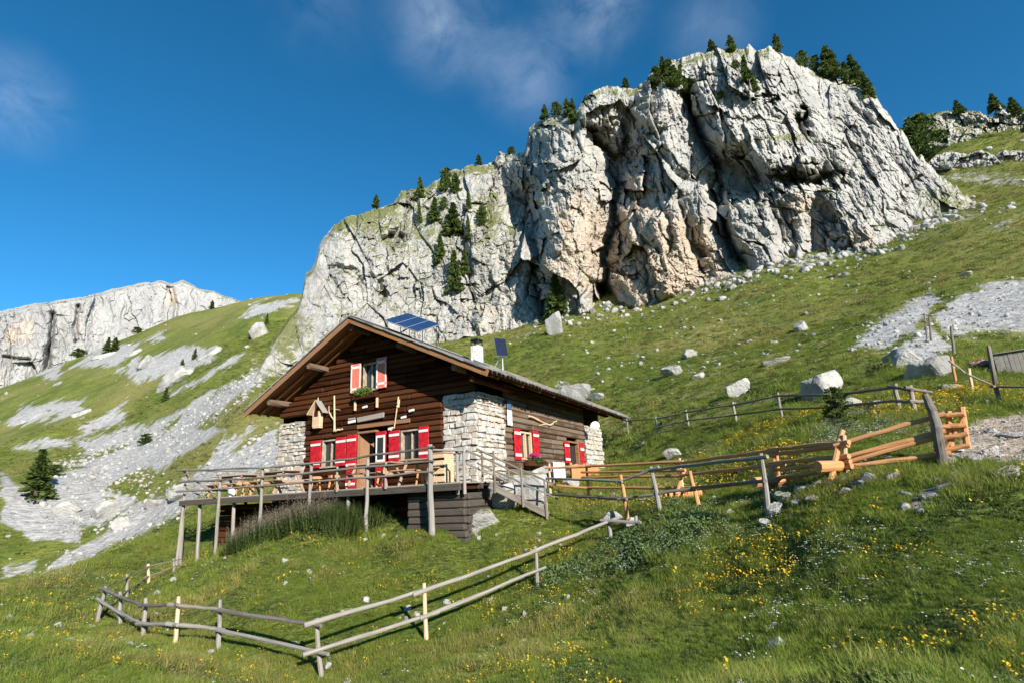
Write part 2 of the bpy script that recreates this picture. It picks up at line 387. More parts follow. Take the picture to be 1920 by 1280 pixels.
# ------------------------------------------------------------------ crags
def gauss(X, Y, cx, cy, rx, ry, amp, pw=2, ang=0):
    ca, sa = math.cos(ang), math.sin(ang); dx, dy = X-cx, Y-cy
    u = (dx*ca+dy*sa)/rx; v = (-dx*sa+dy*ca)/ry
    return amp*np.exp(-(u*u+v*v)**(pw/2))
def crag(name, top, base, rb, lean, nu, nv, depth, mat, seed=0, rough_top=6, back=70, warm=None, stain=None, mossy=None, fine=1.0):
    top = np.array(top, float); base = np.array(base, float); rb = np.array(rb, float); lean = np.array(lean, float)
    xs = np.linspace(top[0, 0], top[-1, 0], nu)
    ty = np.interp(xs, top[:, 0], top[:, 1])+rough_top*(2*fbm(xs/26., xs*0+seed, seed+2, 4, .6)-1)+rough_top*.5*(np.floor(vn(xs/11., xs*0, seed+4)*3)/3-.3)
    by = np.interp(xs, base[:, 0], base[:, 1])+10
    ty = ty+(rough_top > 5)*smooth(1600, 1700, xs)*11*(2*fbm(xs/17., xs*0+3, seed+21, 3, .6)-1)
    ty = np.minimum(ty, by-4)
    tt = np.linspace(0, 1, nv)
    X = np.repeat(xs[None], nv, 0); T = np.repeat(tt[:, None], nu, 1)
    Y = by[None]+(ty-by)[None]*T
    d = ray(X, Y); db = ray(xs, by)
    rbv = np.interp(xs, rb[:, 0], rb[:, 1])[None]; le = np.interp(xs, lean[:, 0], lean[:, 1])[None]
    zb = rbv*db[:, 2][None]
    rr = (rbv-le*zb)/(1-le*np.minimum(d[..., 2], .92/np.maximum(le, .01)))
    D = depth(X, Y, T)
    rr = rr-D
    # the crest rolls back a little
    rr = rr+smooth(.93, 1.0, T)**2*6*fine
    V = d*rr[..., None]
    capn = 14
    caps = []
    last = V[-1]; hd = d[-1].copy(); hd[:, 2] = 0
    for k in range(1, capn+1):
        q = k/capn
        rise = 1.2*fine*(fbm(xs/30., xs*0+k*.6, seed+8, 3)-.35)*min(1, k/3)
        caps.append(last+hd*(back*q**1.4)+np.array([0, 0, 1.])*((-back*.55*q*q)+rise)[:, None])
    V = np.concatenate([V, np.array(caps)], 0)
    me = mesh_np(name, V.reshape(-1, 3), grid_faces(*V.shape[:2]), False)
    def ext(a): return np.concatenate([a, np.repeat(a[-1:], capn, 0)], 0)
    for nm, fn in (('warm', warm), ('stain', stain), ('mossy', mossy)):
        attr(me, nm, ext(fn(X, Y, T) if fn else np.zeros(X.shape)))
    o = link(name, me, None, mat)
    def where(px, py):
        i = int(np.clip(round((px-xs[0])/(xs[-1]-xs[0])*(nu-1)), 0, nu-1))
        j = int(np.clip(round((py-by[i])/(ty[i]-by[i])*(nv-1)), 0, nv-1))
        return Vector(V[j, i].tolist())
    return o, where

CTOP = [(466,726),(490,684),(520,628),(556,580),(566,552),(573,512),(590,496),(600,458),(625,422),(680,397),(738,380),(752,357),(800,347),(850,320),(928,302),(936,286),(984,286),(992,242),(1010,224),(1074,217),(1084,206),(1097,177),(1130,164),(1190,167),(1212,150),(1230,127),(1290,104),(1340,92),(1398,94),(1404,82),(1418,96),(1442,86),(1470,102),(1500,120),(1560,146),(1610,152),(1640,177),(1660,208),(1690,242),(1716,290),(1760,322),(1800,357),(1830,377),(1856,390)]
CBASE = [(466,730),(560,745),(700,700),(830,646),(870,620),(950,627),(1000,604),(1060,602),(1140,584),(1200,584),(1290,547),(1360,512),(1450,497),(1560,482),(1640,472),(1720,442),(1780,417),(1856,396)]
CRB = [(466,112),(560,118),(830,129),(950,128),(1060,125),(1140,123),(1290,117),(1450,113),(1640,119),(1780,133),(1856,148)]
CLEAN = [(466,.95),(560,.85),(640,.62),(760,.58),(900,.42),(980,.22),(1060,.16),(1200,.14),(1340,.18),(1420,.26),(1560,.42),(1660,.56),(1760,.72),(1856,.9)]
def cdepth(X, Y, T):
    wx = X+9*(fbm(X/75., Y/100., 61, 3)-.5)*2+3*(fbm(X/14., Y/18., 63, 2)-.5)*2
    wy = Y+12*(fbm(X/80., Y/80., 62, 3)-.5)*2+3*(fbm(X/14., Y/14., 64, 2)-.5)*2
    # the beds lean over towards the right-hand end of the crag
    sl = np.interp(X, [500, 900, 1150, 1330, 1450, 1850], [.10, .04, .12, .34, .52, .6])
    ux = wx-sl*(wy-330)
    rg_ = smooth(.42, .62, fbm(X/60., Y/70., 66, 3))          # where the rock is more broken
    D = np.zeros(X.shape)
    f1, e1 = facets(ux/110., wy/175., 101, 1.7); D += 8*f1
    f2, e2 = facets(ux/48.+3, wy/76., 102, 1.9); D += 3.3*f2
    f3, e3 = facets(ux/20.+7, wy/30., 103, 2.0); D += (.7+1.1*rg_)*f3
    f4, e4 = facets(ux/8.5, wy/11., 104, 2.2); D += (.4+.5*rg_)*f4
    f5, e5 = facets(ux/3.9, wy/4.6, 105, 2.2); D += (.16+.24*rg_)*f5
    D -= (.15+1.1*smooth(.5, .7, fbm(X/50., Y/90., 67, 2)))*np.exp(-(e2/.05)**2)+.6*rg_*np.exp(-(e3/.06)**2)
    D += 1.4*(ridged(ux/80., wy/160., 71, 3)-.55)*2
    D += 1.1*(fbm(X/9., Y/12., 81, 4, .6)-.5)*2+1.2*(ridged(ux/14., wy/34., 83, 3)-.6)
    # buttresses, chimneys, roofs and hollows that can be recognised
    jx, jy = wx+16*f2+9*f3+4*f4, wy+14*f3+6*f4
    G = lambda a, b, c, d, e, *f: gauss(jx, jy, a, b, c, d, e*.78, *f)
    D += G(1068,330,62,150,15,4)+G(1075,510,60,90,10,4)+G(1230,470,58,110,8,4)+G(1240,300,40,70,5,4)
    D += G(1122,212,40,26,12,4)+G(1150,178,40,20,8,4)+G(1230,185,34,34,7,4)+G(1215,225,28,16,6,4)
    D += G(955,345,30,75,-17,4)+G(975,400,26,40,-12,4)+G(905,470,26,50,9,4)+G(905,600,14,26,7,4)
    D += G(1395,330,30,52,-15,4,-.35)+G(1400,255,70,45,8,4,.5)+G(1345,215,45,70,6,4,.4)
    D += G(1500,328,62,16,-13,4)+G(1543,330,18,34,-8,4)+G(1540,430,30,64,-13,4)+G(1462,440,20,60,-7,4)+G(1600,448,62,40,9,4)+G(1585,462,30,9,-6,4)
    D += G(1468,300,110,20,5,4)+G(1440,180,50,34,6,4,.4)+G(1440,176,60,7,-5,4,-.15)
    D += G(1509,224,19,19,-15,3)+G(741,447,15,17,-13,3)+G(722,549,10,20,-10,3)+G(641,512,28,9,-7,3)+G(1135,560,18,24,-14,3)+G(1175,300,20,60,-9,4)
    for line, w, dp in ((((1120,250),(1146,300),(1152,380),(1142,470),(1136,560)), 15, 24), (((1165,150),(1180,220),(1165,300)), 12, 10),
                        (((1290,185),(1312,250),(1345,310),(1348,380),(1362,440),(1392,500)), 13, 22), (((990,405),(1002,480),(1008,560),(1022,612)), 11, 17),
                        (((868,430),(872,500),(886,560)), 8, 10), (((1180,370),(1200,440),(1216,520),(1222,570)), 6, 8), (((1270,360),(1290,430),(1322,500)), 8, 10),
                        (((1232,350),(1250,420),(1256,470)), 6, 7), (((1400,300),(1440,380),(1472,440)), 8, 9), (((1560,230),(1600,290),(1650,360)), 6, 6), (((1480,200),(1530,270),(1600,380)), 7, 6),
                        (((1600,200),(1650,260),(1720,350)), 6, 6), (((1660,380),(1710,410),(1732,440)), 6, 8), (((1205,230),(1240,290),(1300,350)), 9, 8), (((1040,230),(1080,260),(1110,300)), 5, 4), (((670,420),(690,500),(700,600)), 6, 5), (((755,360),(752,420)), 6, 8), (((610,480),(640,560),(650,640)), 6, 5)):
        D -= dp*(.75 if dp > 15 else .5)*np.exp(-np.abs(linesd(wx+5*f3*2+3*f4, wy+6*f4, line)/w)**1.25)
    k = smooth(0, .05, T)
    return D*(.25+.75*k)*np.interp(X, [466, 560, 640, 1380, 1480, 1780, 1856], [.22, .45, .68, .78, .6, .5, .3])
def cwarm(X, Y, T):
    return gauss(X,Y,1080,470,75,150,.8)+gauss(X,Y,1230,500,95,100,.75)+gauss(X,Y,1340,430,200,120,.25)+gauss(X,Y,1190,330,30,90,.4)+gauss(X,Y,1500,390,60,40,.6)+gauss(X,Y,1590,450,70,30,.75)+gauss(X,Y,640,540,60,40,.35)+gauss(X,Y,930,590,50,40,.45)+gauss(X,Y,1290,480,60,60,.5)
def cstain(X, Y, T):  # vertical stain streaks, plus darker patches centred on the hollows and clefts
    return .16+.5*(fbm(X/9., Y/130., 401, 3)-.5)*smooth(.15, .4, T)+gauss(X,Y,1460,390,40,60,.45)+gauss(X,Y,1170,290,25,60,.45)+gauss(X,Y,960,350,35,70,.35)+gauss(X,Y,1690,430,60,20,.35)+gauss(X,Y,1480,320,60,25,.4)+gauss(X,Y,1400,330,40,50,.3)
def cmossy(X, Y, T):
    return .15+gauss(X,Y,1790,385,70,30,.35)+.22*smooth(.86, 1.0, T)+gauss(X,Y,690,420,70,26,.28)+gauss(X,Y,920,390,22,40,.55)+gauss(X,Y,800,430,110,80,.30)+gauss(X,Y,930,460,50,70,.14)+gauss(X,Y,1480,258,40,10,.9)+gauss(X,Y,540,620,40,50,.35)+gauss(X,Y,1780,370,50,30,.3)+gauss(X,Y,1380,140,60,40,.12)
crag_o, on_crag = crag('limestone_crag', CTOP, CBASE, CRB, CLEAN, 1060, 430, cdepth, M['cliff'], 3, 6, 60, cwarm, cstain, cmossy)
tag(crag_o, 'huge pale grey limestone crag with dark chimneys towering above the hut', 'cliff')
def fdepth(X, Y, T):
    wx = X+10*(fbm(X/30., Y/40., 161, 3)-.5)*2
    D = np.zeros(X.shape)
    f1, e1 = facets(wx/80., Y/160., 201, 2.4); f2, e2 = facets(wx/26., Y/40., 202, 2.4); f3, e3 = facets(wx/9., Y/11., 203, 2.4)
    D += 24*f1+2.5*f2+1.5*f3+9*(ridged(wx/22., Y/120., 77, 4)-.5)+7*(fbm(wx/10., Y/22., 78, 4, .6)-.5)
    for line, w, dp in ((((95,590),(92,640),(90,690)), 5, 24), (((148,575),(140,640)), 4, 14), (((0,668),(52,674)), 3, 12), (((320,540),(330,600)), 4, 12)):
        D -= dp*np.exp(-(linesd(wx, Y, line)/w)**2)
    return D*(.3+.7*smooth(0, .08, T))
def fwarm(X, Y, T): return gauss(X,Y,50,620,30,40,.7)+gauss(X,Y,325,560,18,24,.8)+gauss(X,Y,150,610,20,40,.4)+gauss(X,Y,10,630,20,30,.5)
far_o, on_far = crag('far_mountain', [(-420,690),(-200,640),(0,582),(60,571),(130,561),(200,546),(262,531),(300,526),(322,532),(342,526),(372,541),(402,547),(440,562),(520,600),(600,650)],
     [(-420,800),(0,725),(100,705),(250,655),(350,615),(440,600),(600,680)], [(-420,900),(0,900),(440,900),(600,900)], [(-420,.25),(0,.2),(300,.35),(600,.6)], 620, 150, fdepth, M['far_rock'], 9, 3, 400, fwarm, None, None, 4.0)
tag(far_o, 'pale distant rock wall on the skyline at the far left', 'mountain')

def rdepth(X, Y, T):
    D = np.zeros(X.shape)
    for sx_, sy_, am, sd in ((60, 40, 7, 301), (24, 18, 4, 302), (9, 7, 1.8, 303), (4, 3.4, .8, 304)): D += am*facets(X/sx_, Y/sy_, sd, 1.8)[0]
    return D*(.3+.7*smooth(0, .2, T))
ridge_o, on_ridge = crag('skyline_ridge', [(1690,268),(1712,236),(1738,214),(1790,207),(1838,209),(1860,224),(1874,196),(1890,214),(1930,210),(2000,222),(2100,250)],
     [(1690,285),(1740,276),(1860,270),(2000,280),(2100,290)], [(1690,232),(2100,240)], [(1690,.8),(2100,.7)], 330, 90, rdepth, M['cliff'], 13, 5, 60, None, None, lambda X, Y, T: .42+0*X, .7)
tag(ridge_o, 'low weathered rock ridge with grass on the skyline right of the crag', 'ridge')
band_o, on_band = crag('rock_band', [(1738,306),(1756,290),(1785,284),(1812,290),(1840,283),(1862,290),(1884,280),(1930,284),(2010,292),(2080,306)],
     [(1738,308),(1790,312),(1880,308),(2080,312)], [(1738,196),(2080,198)], [(1738,.5),(2080,.5)], 300, 40, lambda X, Y, T: .55*rdepth(X+300, Y, T), M['cliff'], 17, 4, 16, None, None, lambda X, Y, T: .2+0*X, .5)
tag(band_o, 'thin pale rock band crossing the green slope below the right skyline', 'rock band')

# ------------------------------------------------------------------ wood, stone, paint
def wood_mat(name, a, b, c, rough=.8, grey=0.0, greyc=(.30, .28, .26), var=.5, spec=.2):
    t = NT(name)
    tc = t.node('TexCoord'); ad = t.node('VectorMath', operation='ADD'); t.l.new(tc.outputs['Object'], ad.inputs[0])
    rn = t.rnd(); cb = t.node('CombineXYZ')
    for i, k in enumerate((37., 53., 71.)): t.put(cb.inputs[i], t.math('MULTIPLY', rn, k))
    t.l.new(cb.outputs[0], ad.inputs[1])
    mp = t.node('Mapping'); mp.inputs['Scale'].default_value = (1.0, 14, 14); t.l.new(ad.outputs[0], mp.inputs['Vector'])
    g = t.noise(mp.outputs['Vector'], 1.6, 5, .65, .6)
    mp2 = t.node('Mapping'); mp2.inputs['Scale'].default_value = (.8, 2.5, 2.5); t.l.new(ad.outputs[0], mp2.inputs['Vector'])
    g2 = t.noise(mp2.outputs['Vector'], 1.3, 4, .6)
    col = t.mix(t.mr(g, .3, .7), a, b)
    col = t.mix(t.math('MULTIPLY', t.mr(rn, 0, 1), var), col, c)
    col = t.mix(t.math('MULTIPLY', t.mr(g2, .48, .7), .6), col, a)
    if grey: col = t.mix(t.math('MULTIPLY', t.mr(t.math('ADD', g2, t.math('MULTIPLY', rn, .25)), .45, .75), grey), col, greyc)
    t.color(col).rough(rough); t.b.inputs['Specular IOR Level'].default_value = spec
    t.bump(g, .6, .02)
    return t.m
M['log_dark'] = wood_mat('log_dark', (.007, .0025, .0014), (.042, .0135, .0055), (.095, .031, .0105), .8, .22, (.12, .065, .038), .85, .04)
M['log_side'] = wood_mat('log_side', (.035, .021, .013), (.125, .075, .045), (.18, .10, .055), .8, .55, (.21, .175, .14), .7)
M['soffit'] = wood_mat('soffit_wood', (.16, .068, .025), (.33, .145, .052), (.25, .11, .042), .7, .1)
M['verge'] = wood_mat('verge_wood', (.17, .072, .024), (.30, .14, .05), (.25, .12, .05), .7, .35, (.28, .19, .14))
M['grey_wood'] = wood_mat('weathered_wood', (.16, .148, .132), (.31, .29, .262), (.26, .23, .195), .85, .3, (.37, .345, .315), .5)
M['dark_rail'] = wood_mat('dark_weathered_wood', (.075, .064, .054), (.19, .165, .14), (.17, .135, .105), .85, .3, (.34, .315, .28), .5)
M['new_wood'] = wood_mat('new_wood', (.41, .175, .062), (.62, .30, .125), (.50, .22, .078), .65, .2, (.55, .40, .26), .6)
M['pale_wood'] = wood_mat('pale_wood', (.46, .33, .20), (.68, .52, .34), (.55, .38, .22), .7, .2, (.55, .46, .36), .5)
M['bench_wood'] = wood_mat('bench_wood', (.26, .145, .075), (.46, .28, .15), (.35, .19, .10), .75, .45, (.40, .33, .27), .7)
M['tile'] = wood_mat('roof_tile', (.075, .075, .08), (.17, .17, .175), (.25, .25, .25), .8, .5, (.38, .37, .36), .6)
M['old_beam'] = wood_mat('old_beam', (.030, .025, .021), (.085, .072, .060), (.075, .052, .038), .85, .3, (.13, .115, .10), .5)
def plain(name, col, rough=.6, var=.12, bump=0, metal=0, spec=.3, scale=6):
    t = NT(name); p = t.pos(obj=True)
    n = t.noise(p, scale, 5, .6)
    t.color(t.mix(t.mr(n, .3, .7), tuple(c*(1-var) for c in col), tuple(min(1, c*(1+var)) for c in col))).rough(rough)
    t.b.inputs['Metallic'].default_value = metal; t.b.inputs['Specular IOR Level'].default_value = spec
    if bump: t.bump(n, bump, .02)
    return t.m
M['red'] = plain('red_paint', (.40, .010, .018), .6, .38, .2)
M['red_pale'] = plain('faded_red_paint', (.62, .17, .12), .6, .15)
M['white'] = plain('white_paint', (.66, .64, .60), .6, .1)
M['white_wash'] = plain('whitewash', (.58, .565, .53), .85, .25, .4)
M['black'] = plain('black_metal', (.012, .012, .013), .5, .2)
M['frame'] = plain('window_frame', (.33, .27, .20), .7, .3)
M['curtain'] = plain('curtain', (.62, .60, .56), .9, .2)
M['interior'] = plain('dark_interior', (.03, .022, .018), .9, .3)
M['alu'] = plain('aluminium', (.62, .63, .64), .4, .05, 0, .8)
M['blue_tin'] = plain('blue_plate', (.06, .11, .22), .5, .3)
t = NT('window_glass'); t.color((.025, .03, .035)).rough(.06); t.b.inputs['Specular IOR Level'].default_value = .7; M['glass'] = t.m
t = NT('solar_cells'); p = t.pos(obj=True)
bk = t.node('TexBrick'); bk.offset = 0; bk.inputs['Scale'].default_value = 1; bk.inputs['Mortar Size'].default_value = .006; bk.inputs['Brick Width'].default_value = .15; bk.inputs['Row Height'].default_value = .15
bk.inputs['Color1'].default_value = (.005, .026, .085, 1); bk.inputs['Color2'].default_value = (.007, .034, .105, 1); bk.inputs['Mortar'].default_value = (.05, .09, .16, 1)
t.l.new(p, bk.inputs['Vector']); t.color(bk.outputs['Color']).rough(.5); t.b.inputs['Specular IOR Level'].default_value = .1; M['solar'] = t.m
M['solar_dark'] = plain('dark_solar_cells', (.006, .012, .034), .5, .2, 0, 0, .1)
def stone_mat(name, a, b, c):
    t = NT(name); p = t.pos(); n = t.noise(p, 5, 6, .68); rn = t.rnd()
    col = t.mix(t.mr(n, .32, .66), a, b)
    col = t.mix(t.math('MULTIPLY', t.mr(rn, .3, 1), .75), col, c)
    col = t.mix(t.math('MULTIPLY', t.mr(t.noise(p, 2.2, 4), .56, .7), .6), col, (.30, .23, .16))
    t.color(col).rough(.9); t.bump(n, .7, .04); return t.m
M['stone'] = stone_mat('wall_stone', (.24, .23, .21), (.58, .56, .515), (.44, .37, .29))
M['mortar'] = plain('mortar', (.30, .285, .255), .95, .25, .6)

def cham(sx, sy, sz, c, jit=0.0, rs=None):
    """verts and faces of a box of half sizes sx, sy, sz with cut edges"""
    c = min(c, sx*.9, sy*.9, sz*.9)
    V = []; idx = {}
    for a in (-1, 1):
        for b in (-1, 1):
            for d in (-1, 1):
                j = (0, 0, 0) if not jit else [rs.uniform(-jit, jit) for _ in range(3)]
                for k, q in enumerate(((sx, sy-c, sz-c), (sx-c, sy, sz-c), (sx-c, sy-c, sz))):
                    idx[a, b, d, k] = len(V); V.append((a*q[0]+j[0]*sx, b*q[1]+j[1]*sy, d*q[2]+j[2]*sz))
    F = []
    I = idx
    for s in (-1, 1):
        for k in range(3):
            def key(p, q):
                l = [0, 0, 0]; l[k] = s; o = [m for m in range(3) if m != k]; l[o[0]] = p; l[o[1]] = q; return (*l, k)
            f = [I[key(-1, -1)], I[key(1, -1)], I[key(1, 1)], I[key(-1, 1)]]
            F.append(f)
    for k in range(3):
        o = [m for m in range(3) if m != k]
        for p in (-1, 1):
            for q in (-1, 1):
                def key(s, ax):
                    l = [0, 0, 0]; l[k] = s; l[o[0]] = p; l[o[1]] = q; return (*l, ax)
                F.append([I[key(-1, o[0])], I[key(1, o[0])], I[key(1, o[1])], I[key(-1, o[1])]])
    for a in (-1, 1):
        for b in (-1, 1):
            for d in (-1, 1): F.append([I[a, b, d, 0], I[a, b, d, 1], I[a, b, d, 2]])
    return V, F
def fix(me):
    bm = bmesh.new(); bm.from_mesh(me); bmesh.ops.recalc_face_normals(bm, faces=bm.faces); bm.to_mesh(me); bm.free(); return me
_cache = {}
def box_mesh(size, c, jit=0.0, key=None):
    k = (tuple(round(s, 4) for s in size), round(c, 4), jit, key)
    if k not in _cache:
        me = bpy.data.meshes.new('piece'); V, F = cham(size[0]/2, size[1]/2, size[2]/2, c, jit, random.Random(str(key)))
        me.from_pydata(V, [], F); _cache[k] = fix(me)
    return _cache[k]
def pc(name, parent, mat, loc, size, rot=(0, 0, 0), c=.012, jit=0.0, key=None):
    """a cut-edged block centred at loc"""
    me = box_mesh(size, c, jit, key if jit else mat.name)
    if not jit and me.materials and me.materials[0] != mat: me = me.copy(); me.materials.clear()
    o = link(name, me, parent, mat); o.location = loc; o.rotation_euler = rot; return o
def span(name, parent, mat, lo, hi, c=.012):
    return pc(name, parent, mat, [(a+b)/2 for a, b in zip(lo, hi)], [abs(b-a) for a, b in zip(lo, hi)], c=c)
def frame_x(p0, p1):
    p0, p1 = Vector(p0), Vector(p1); x = (p1-p0).normalized()
    up = Vector((0, 0, 1)) if abs(x.z) < .95 else Vector((0, 1, 0))
    y = up.cross(x).normalized(); z = x.cross(y)
    return Matrix(((x.x, y.x, z.x, p0.x), (x.y, y.y, z.y, p0.y), (x.z, y.z, z.z, p0.z), (0, 0, 0, 1)))
def beam(name, parent, mat, p0, p1, w, h, c=.012):
    """a squared timber from p0 to p1"""
    L = (Vector(p1)-Vector(p0)).length
    o = link(name, box_mesh((L, w, h), c, 0, mat.name), parent, mat)
    o.matrix_local = frame_x(p0, p1) @ Matrix.Translation((L/2, 0, 0)); return o
def pole(name, parent, mat, p0, p1, r0, r1=None, seg=5, n=8, wob=.012, seed=None):
    """a round timber: tapered, a little crooked"""
    r1 = r0*.85 if r1 is None else r1
    rs = random.Random(seed if seed is not None else random.random())
    L = (Vector(p1)-Vector(p0)).length; V = []; F = []
    for i in range(seg+1):
        q = i/seg; r = r0+(r1-r0)*q
        oy, oz = (rs.uniform(-wob, wob), rs.uniform(-wob, wob)) if 0 < i < seg else (0, 0)
        for k in range(n):
            a = 2*math.pi*k/n; rr = r*(1+rs.uniform(-.1, .1)); V.append((L*q, oy+rr*math.cos(a), oz+rr*math.sin(a)))
    for i in range(seg):
        for k in range(n): F.append((i*n+k, i*n+(k+1) % n, (i+1)*n+(k+1) % n, (i+1)*n+k))
    F.append(tuple(range(n))[::-1]); F.append(tuple(seg*n+k for k in range(n)))
    me = bpy.data.meshes.new(name); me.from_pydata(V, [], F); fix(me)
    o = link(name, me, parent, mat); o.matrix_local = frame_x(p0, p1); return o
def poly_part(name, parent, mat, V, F):
    me = bpy.data.meshes.new(name); me.from_pydata(V, [], F); fix(me); return link(name, me, parent, mat)
def rects_minus(x0, x1, holes):
    out = [(x0, x1)]
    for a, b in holes:
        nx = []
        for p, q in out:
            if b <= p or a >= q: nx.append((p, q))
            else:
                if a > p: nx.append((p, a))
                if b < q: nx.append((b, q))
        out = nx
    return [(p, q) for p, q in out if q-p > .06]

# ------------------------------------------------------------------ the hut  (local x along the gable, y along the side wall, origin at the near corner)
HUT_RZ = -R(26.386)
HUT_O = Vector((-1.2589, 17.3544, 0))
HUT_M = Matrix.Translation(HUT_O) @ Matrix.Rotation(HUT_RZ, 4, 'Z')
def hw(x, y, z=0): return HUT_M @ Vector((x, y, z))
hut = empty('mountain_hut', HUT_O, HUT_RZ)
tag(hut, 'dark timber mountain hut with pale stone corners, red shutters and wide gable roof', 'hut')
XW, YW = -9.15, 12.9                                   # far ends of the gable and of the side wall
RX, RZ_ = -4.58, 6.42                                   # ridge
EL, ER = (-9.85, 3.56), (1.12, 3.63)                    # eave edges
SL, SR = (RZ_-EL[1])/(RX-EL[0]), (RZ_-ER[1])/(ER[0]-RX)
YF, YB = -1.12, 14.5                                    # verge lines
def roof_z(x): return RZ_-(SL*(RX-x) if x < RX else SR*(x-RX))
def under(x): return roof_z(x)-.24
rs = random.Random(11)
# front wall: core with openings, logs laid on it
W1 = (-6.72, -5.96, 1.22, 2.20); W2 = (-3.03, -2.22, 1.22, 2.22); DR = (-4.97, -3.64, .32, 2.30); GW = (-4.80, -4.10, 3.84, 4.86)
FRONT_HOLES = (W1, W2, DR, GW)
def clip_row(z1):
    """extent of a wall row whose top is at z1, under the roof"""
    a = max(XW, RX-(RZ_-.26-z1)/SL); b = min(0, RX+(RZ_-.26-z1)/SR); return a, b
front = empty('front_wall'); front.parent = hut
z = .02; i = 0
V, F = [], []
while z < 6.0:
    h = rs.uniform(.185, .225); z1 = z+h
    a, b = clip_row(z1)
    if b-a < .25: break
    if z < 3.08: a, b = max(a, -7.66), min(b, -1.31)
    if z < 3.08: a += rs.uniform(-.05, .05)
    holes = [(q[0], q[1]) for q in FRONT_HOLES if q[2] < z1-.03 and q[3] > z+.03]
    for p, q in rects_minus(a, b, holes):
        cuts = [p, q]
        if q-p > 2.6: cuts.insert(1, rs.uniform(p+1, q-1))
        for u0, u1 in zip(cuts[:-1], cuts[1:]):
            pr = rs.uniform(-.03, .02)
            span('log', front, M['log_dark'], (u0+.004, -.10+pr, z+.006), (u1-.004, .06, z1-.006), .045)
        k = len(V); V += [(p, .1, z-.01), (q, .1, z-.01), (q, .1, z1+.01), (p, .1, z1+.01)]; F.append((k, k+1, k+2, k+3))
    z = z1; i += 1
poly_part('wall_lining', hut, M['interior'], V, F)
# side wall
SWIN = (2.86, 3.92, 1.16, 2.14); SDOOR = (7.74, 9.10, .30, 2.06)
side = empty('side_wall'); side.parent = hut
z = -.05; V, F = [], []
while z < under(0)-.05:
    h = rs.uniform(.17, .23); z1 = min(z+h, under(0))
    holes = [(q[0], q[1]) for q in (SWIN, SDOOR) if q[2] < z1-.03 and q[3] > z+.03]
    for p, q in rects_minus(1.80, 10.22, holes):
        cuts = [p, q]
        if q-p > 3: cuts.insert(1, rs.uniform(p+1, q-1))
        for u0, u1 in zip(cuts[:-1], cuts[1:]):
            L = u1-u0-.008; pr = rs.uniform(-.03, .025)
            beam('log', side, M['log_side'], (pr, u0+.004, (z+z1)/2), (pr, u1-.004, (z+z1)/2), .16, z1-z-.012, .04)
        k = len(V); V += [(-.1, p, z-.01), (-.1, q, z-.01), (-.1, q, z1+.01), (-.1, p, z1+.01)]; F.append((k, k+1, k+2, k+3))
    z = z1
poly_part('wall_lining', hut, M['interior'], V, F)
# walls and floor that close the house behind
poly_part('back_wall', hut, M['log_side'], [(XW, YW, -1), (-.05, YW, -1), (-.05, YW, under(0)), (RX, YW, under(RX)), (XW, YW, under(XW))], [(0, 1, 2, 3, 4)])
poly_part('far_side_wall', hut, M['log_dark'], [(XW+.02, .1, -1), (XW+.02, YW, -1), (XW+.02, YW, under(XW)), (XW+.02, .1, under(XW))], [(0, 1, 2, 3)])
poly_part('floor', hut, M['interior'], [(XW, .1, .3), (-.1, .1, .3), (-.1, YW, .3), (XW, YW, .3)], [(0, 1, 2, 3)])
# stone corners
stone_meshes = []
for k in range(9):
    me = bpy.data.meshes.new('stone'); V, F = cham(.5, .5, .5, .085, .26, random.Random(300+k)); me.from_pydata(V, [], F); fix(me); me.materials.append(M['stone']); stone_meshes.append(me)
def stone_face(parent, o, du, u0, u1, z0, z1, dn, course=.165, width=.335, top=None):
    """rubble facing laid in uneven courses on a wall plane"""
    z = z0
    while z < z1-.05:
        h = min(course*rs.uniform(.6, 1.5), z1-z)
        u = u0
        while u < u1-.03:
            w = width*rs.uniform(.4, 1.75)
            if u1-(u+w) < .16: w = u1-u
            c = Vector(o)+Vector(du)*(u+w/2)+Vector((0, 0, z+h/2))
            d = rs.uniform(.16, .24)
            s = link('stone', rs.choice(stone_meshes), parent)
            s.location = c+Vector(dn)*rs.uniform(-.055, .0)
            along_x = abs(du[0]) > .5
            s.scale = ((w-.012), d, (h-.012)) if along_x else (d, (w-.012), (h-.012))
            s.rotation_euler = tuple(rs.uniform(-.09, .09) for _ in range(3))
            u += w
        z += h
def stone_block(lo, hi):
    return span('stone_wall', hut, M['mortar'], lo, hi, .02)
w_ = stone_block((-1.30, .03, -1.6), (-.03, 1.80, 3.22))
w_.parent = None; w_.parent = hut
def local_child(part): 
    return part
def stones_on(part, faces):
    off = part.location.copy()
    for o, du, u0, u1, z0, z1, dn in faces:
        stone_face(part, Vector(o)-off, du, u0, u1, z0, z1, dn, *((.22, .46) if u0 > 9 else ()))
stones_on(w_, [((0, .03, 0), (1, 0, 0), -1.32, -.02, -.9, 3.24, (0, -1, 0)), ((-.03, 0, 0), (0, 1, 0), .02, 1.82, -.5, 3.24, (1, 0, 0))])
w_ = stone_block((-9.15, .03, -1.6), (-7.68, 1.2, 3.05)); stones_on(w_, [((0, .03, 0), (1, 0, 0), -9.18, -7.66, .1, 3.08, (0, -1, 0))])
w_ = stone_block((-1.2, 10.25, -1), (-.03, 12.95, 2.95)); stones_on(w_, [((-.03, 0, 0), (0, 1, 0), 10.22, 12.98, .5, 2.98, (1, 0, 0))])
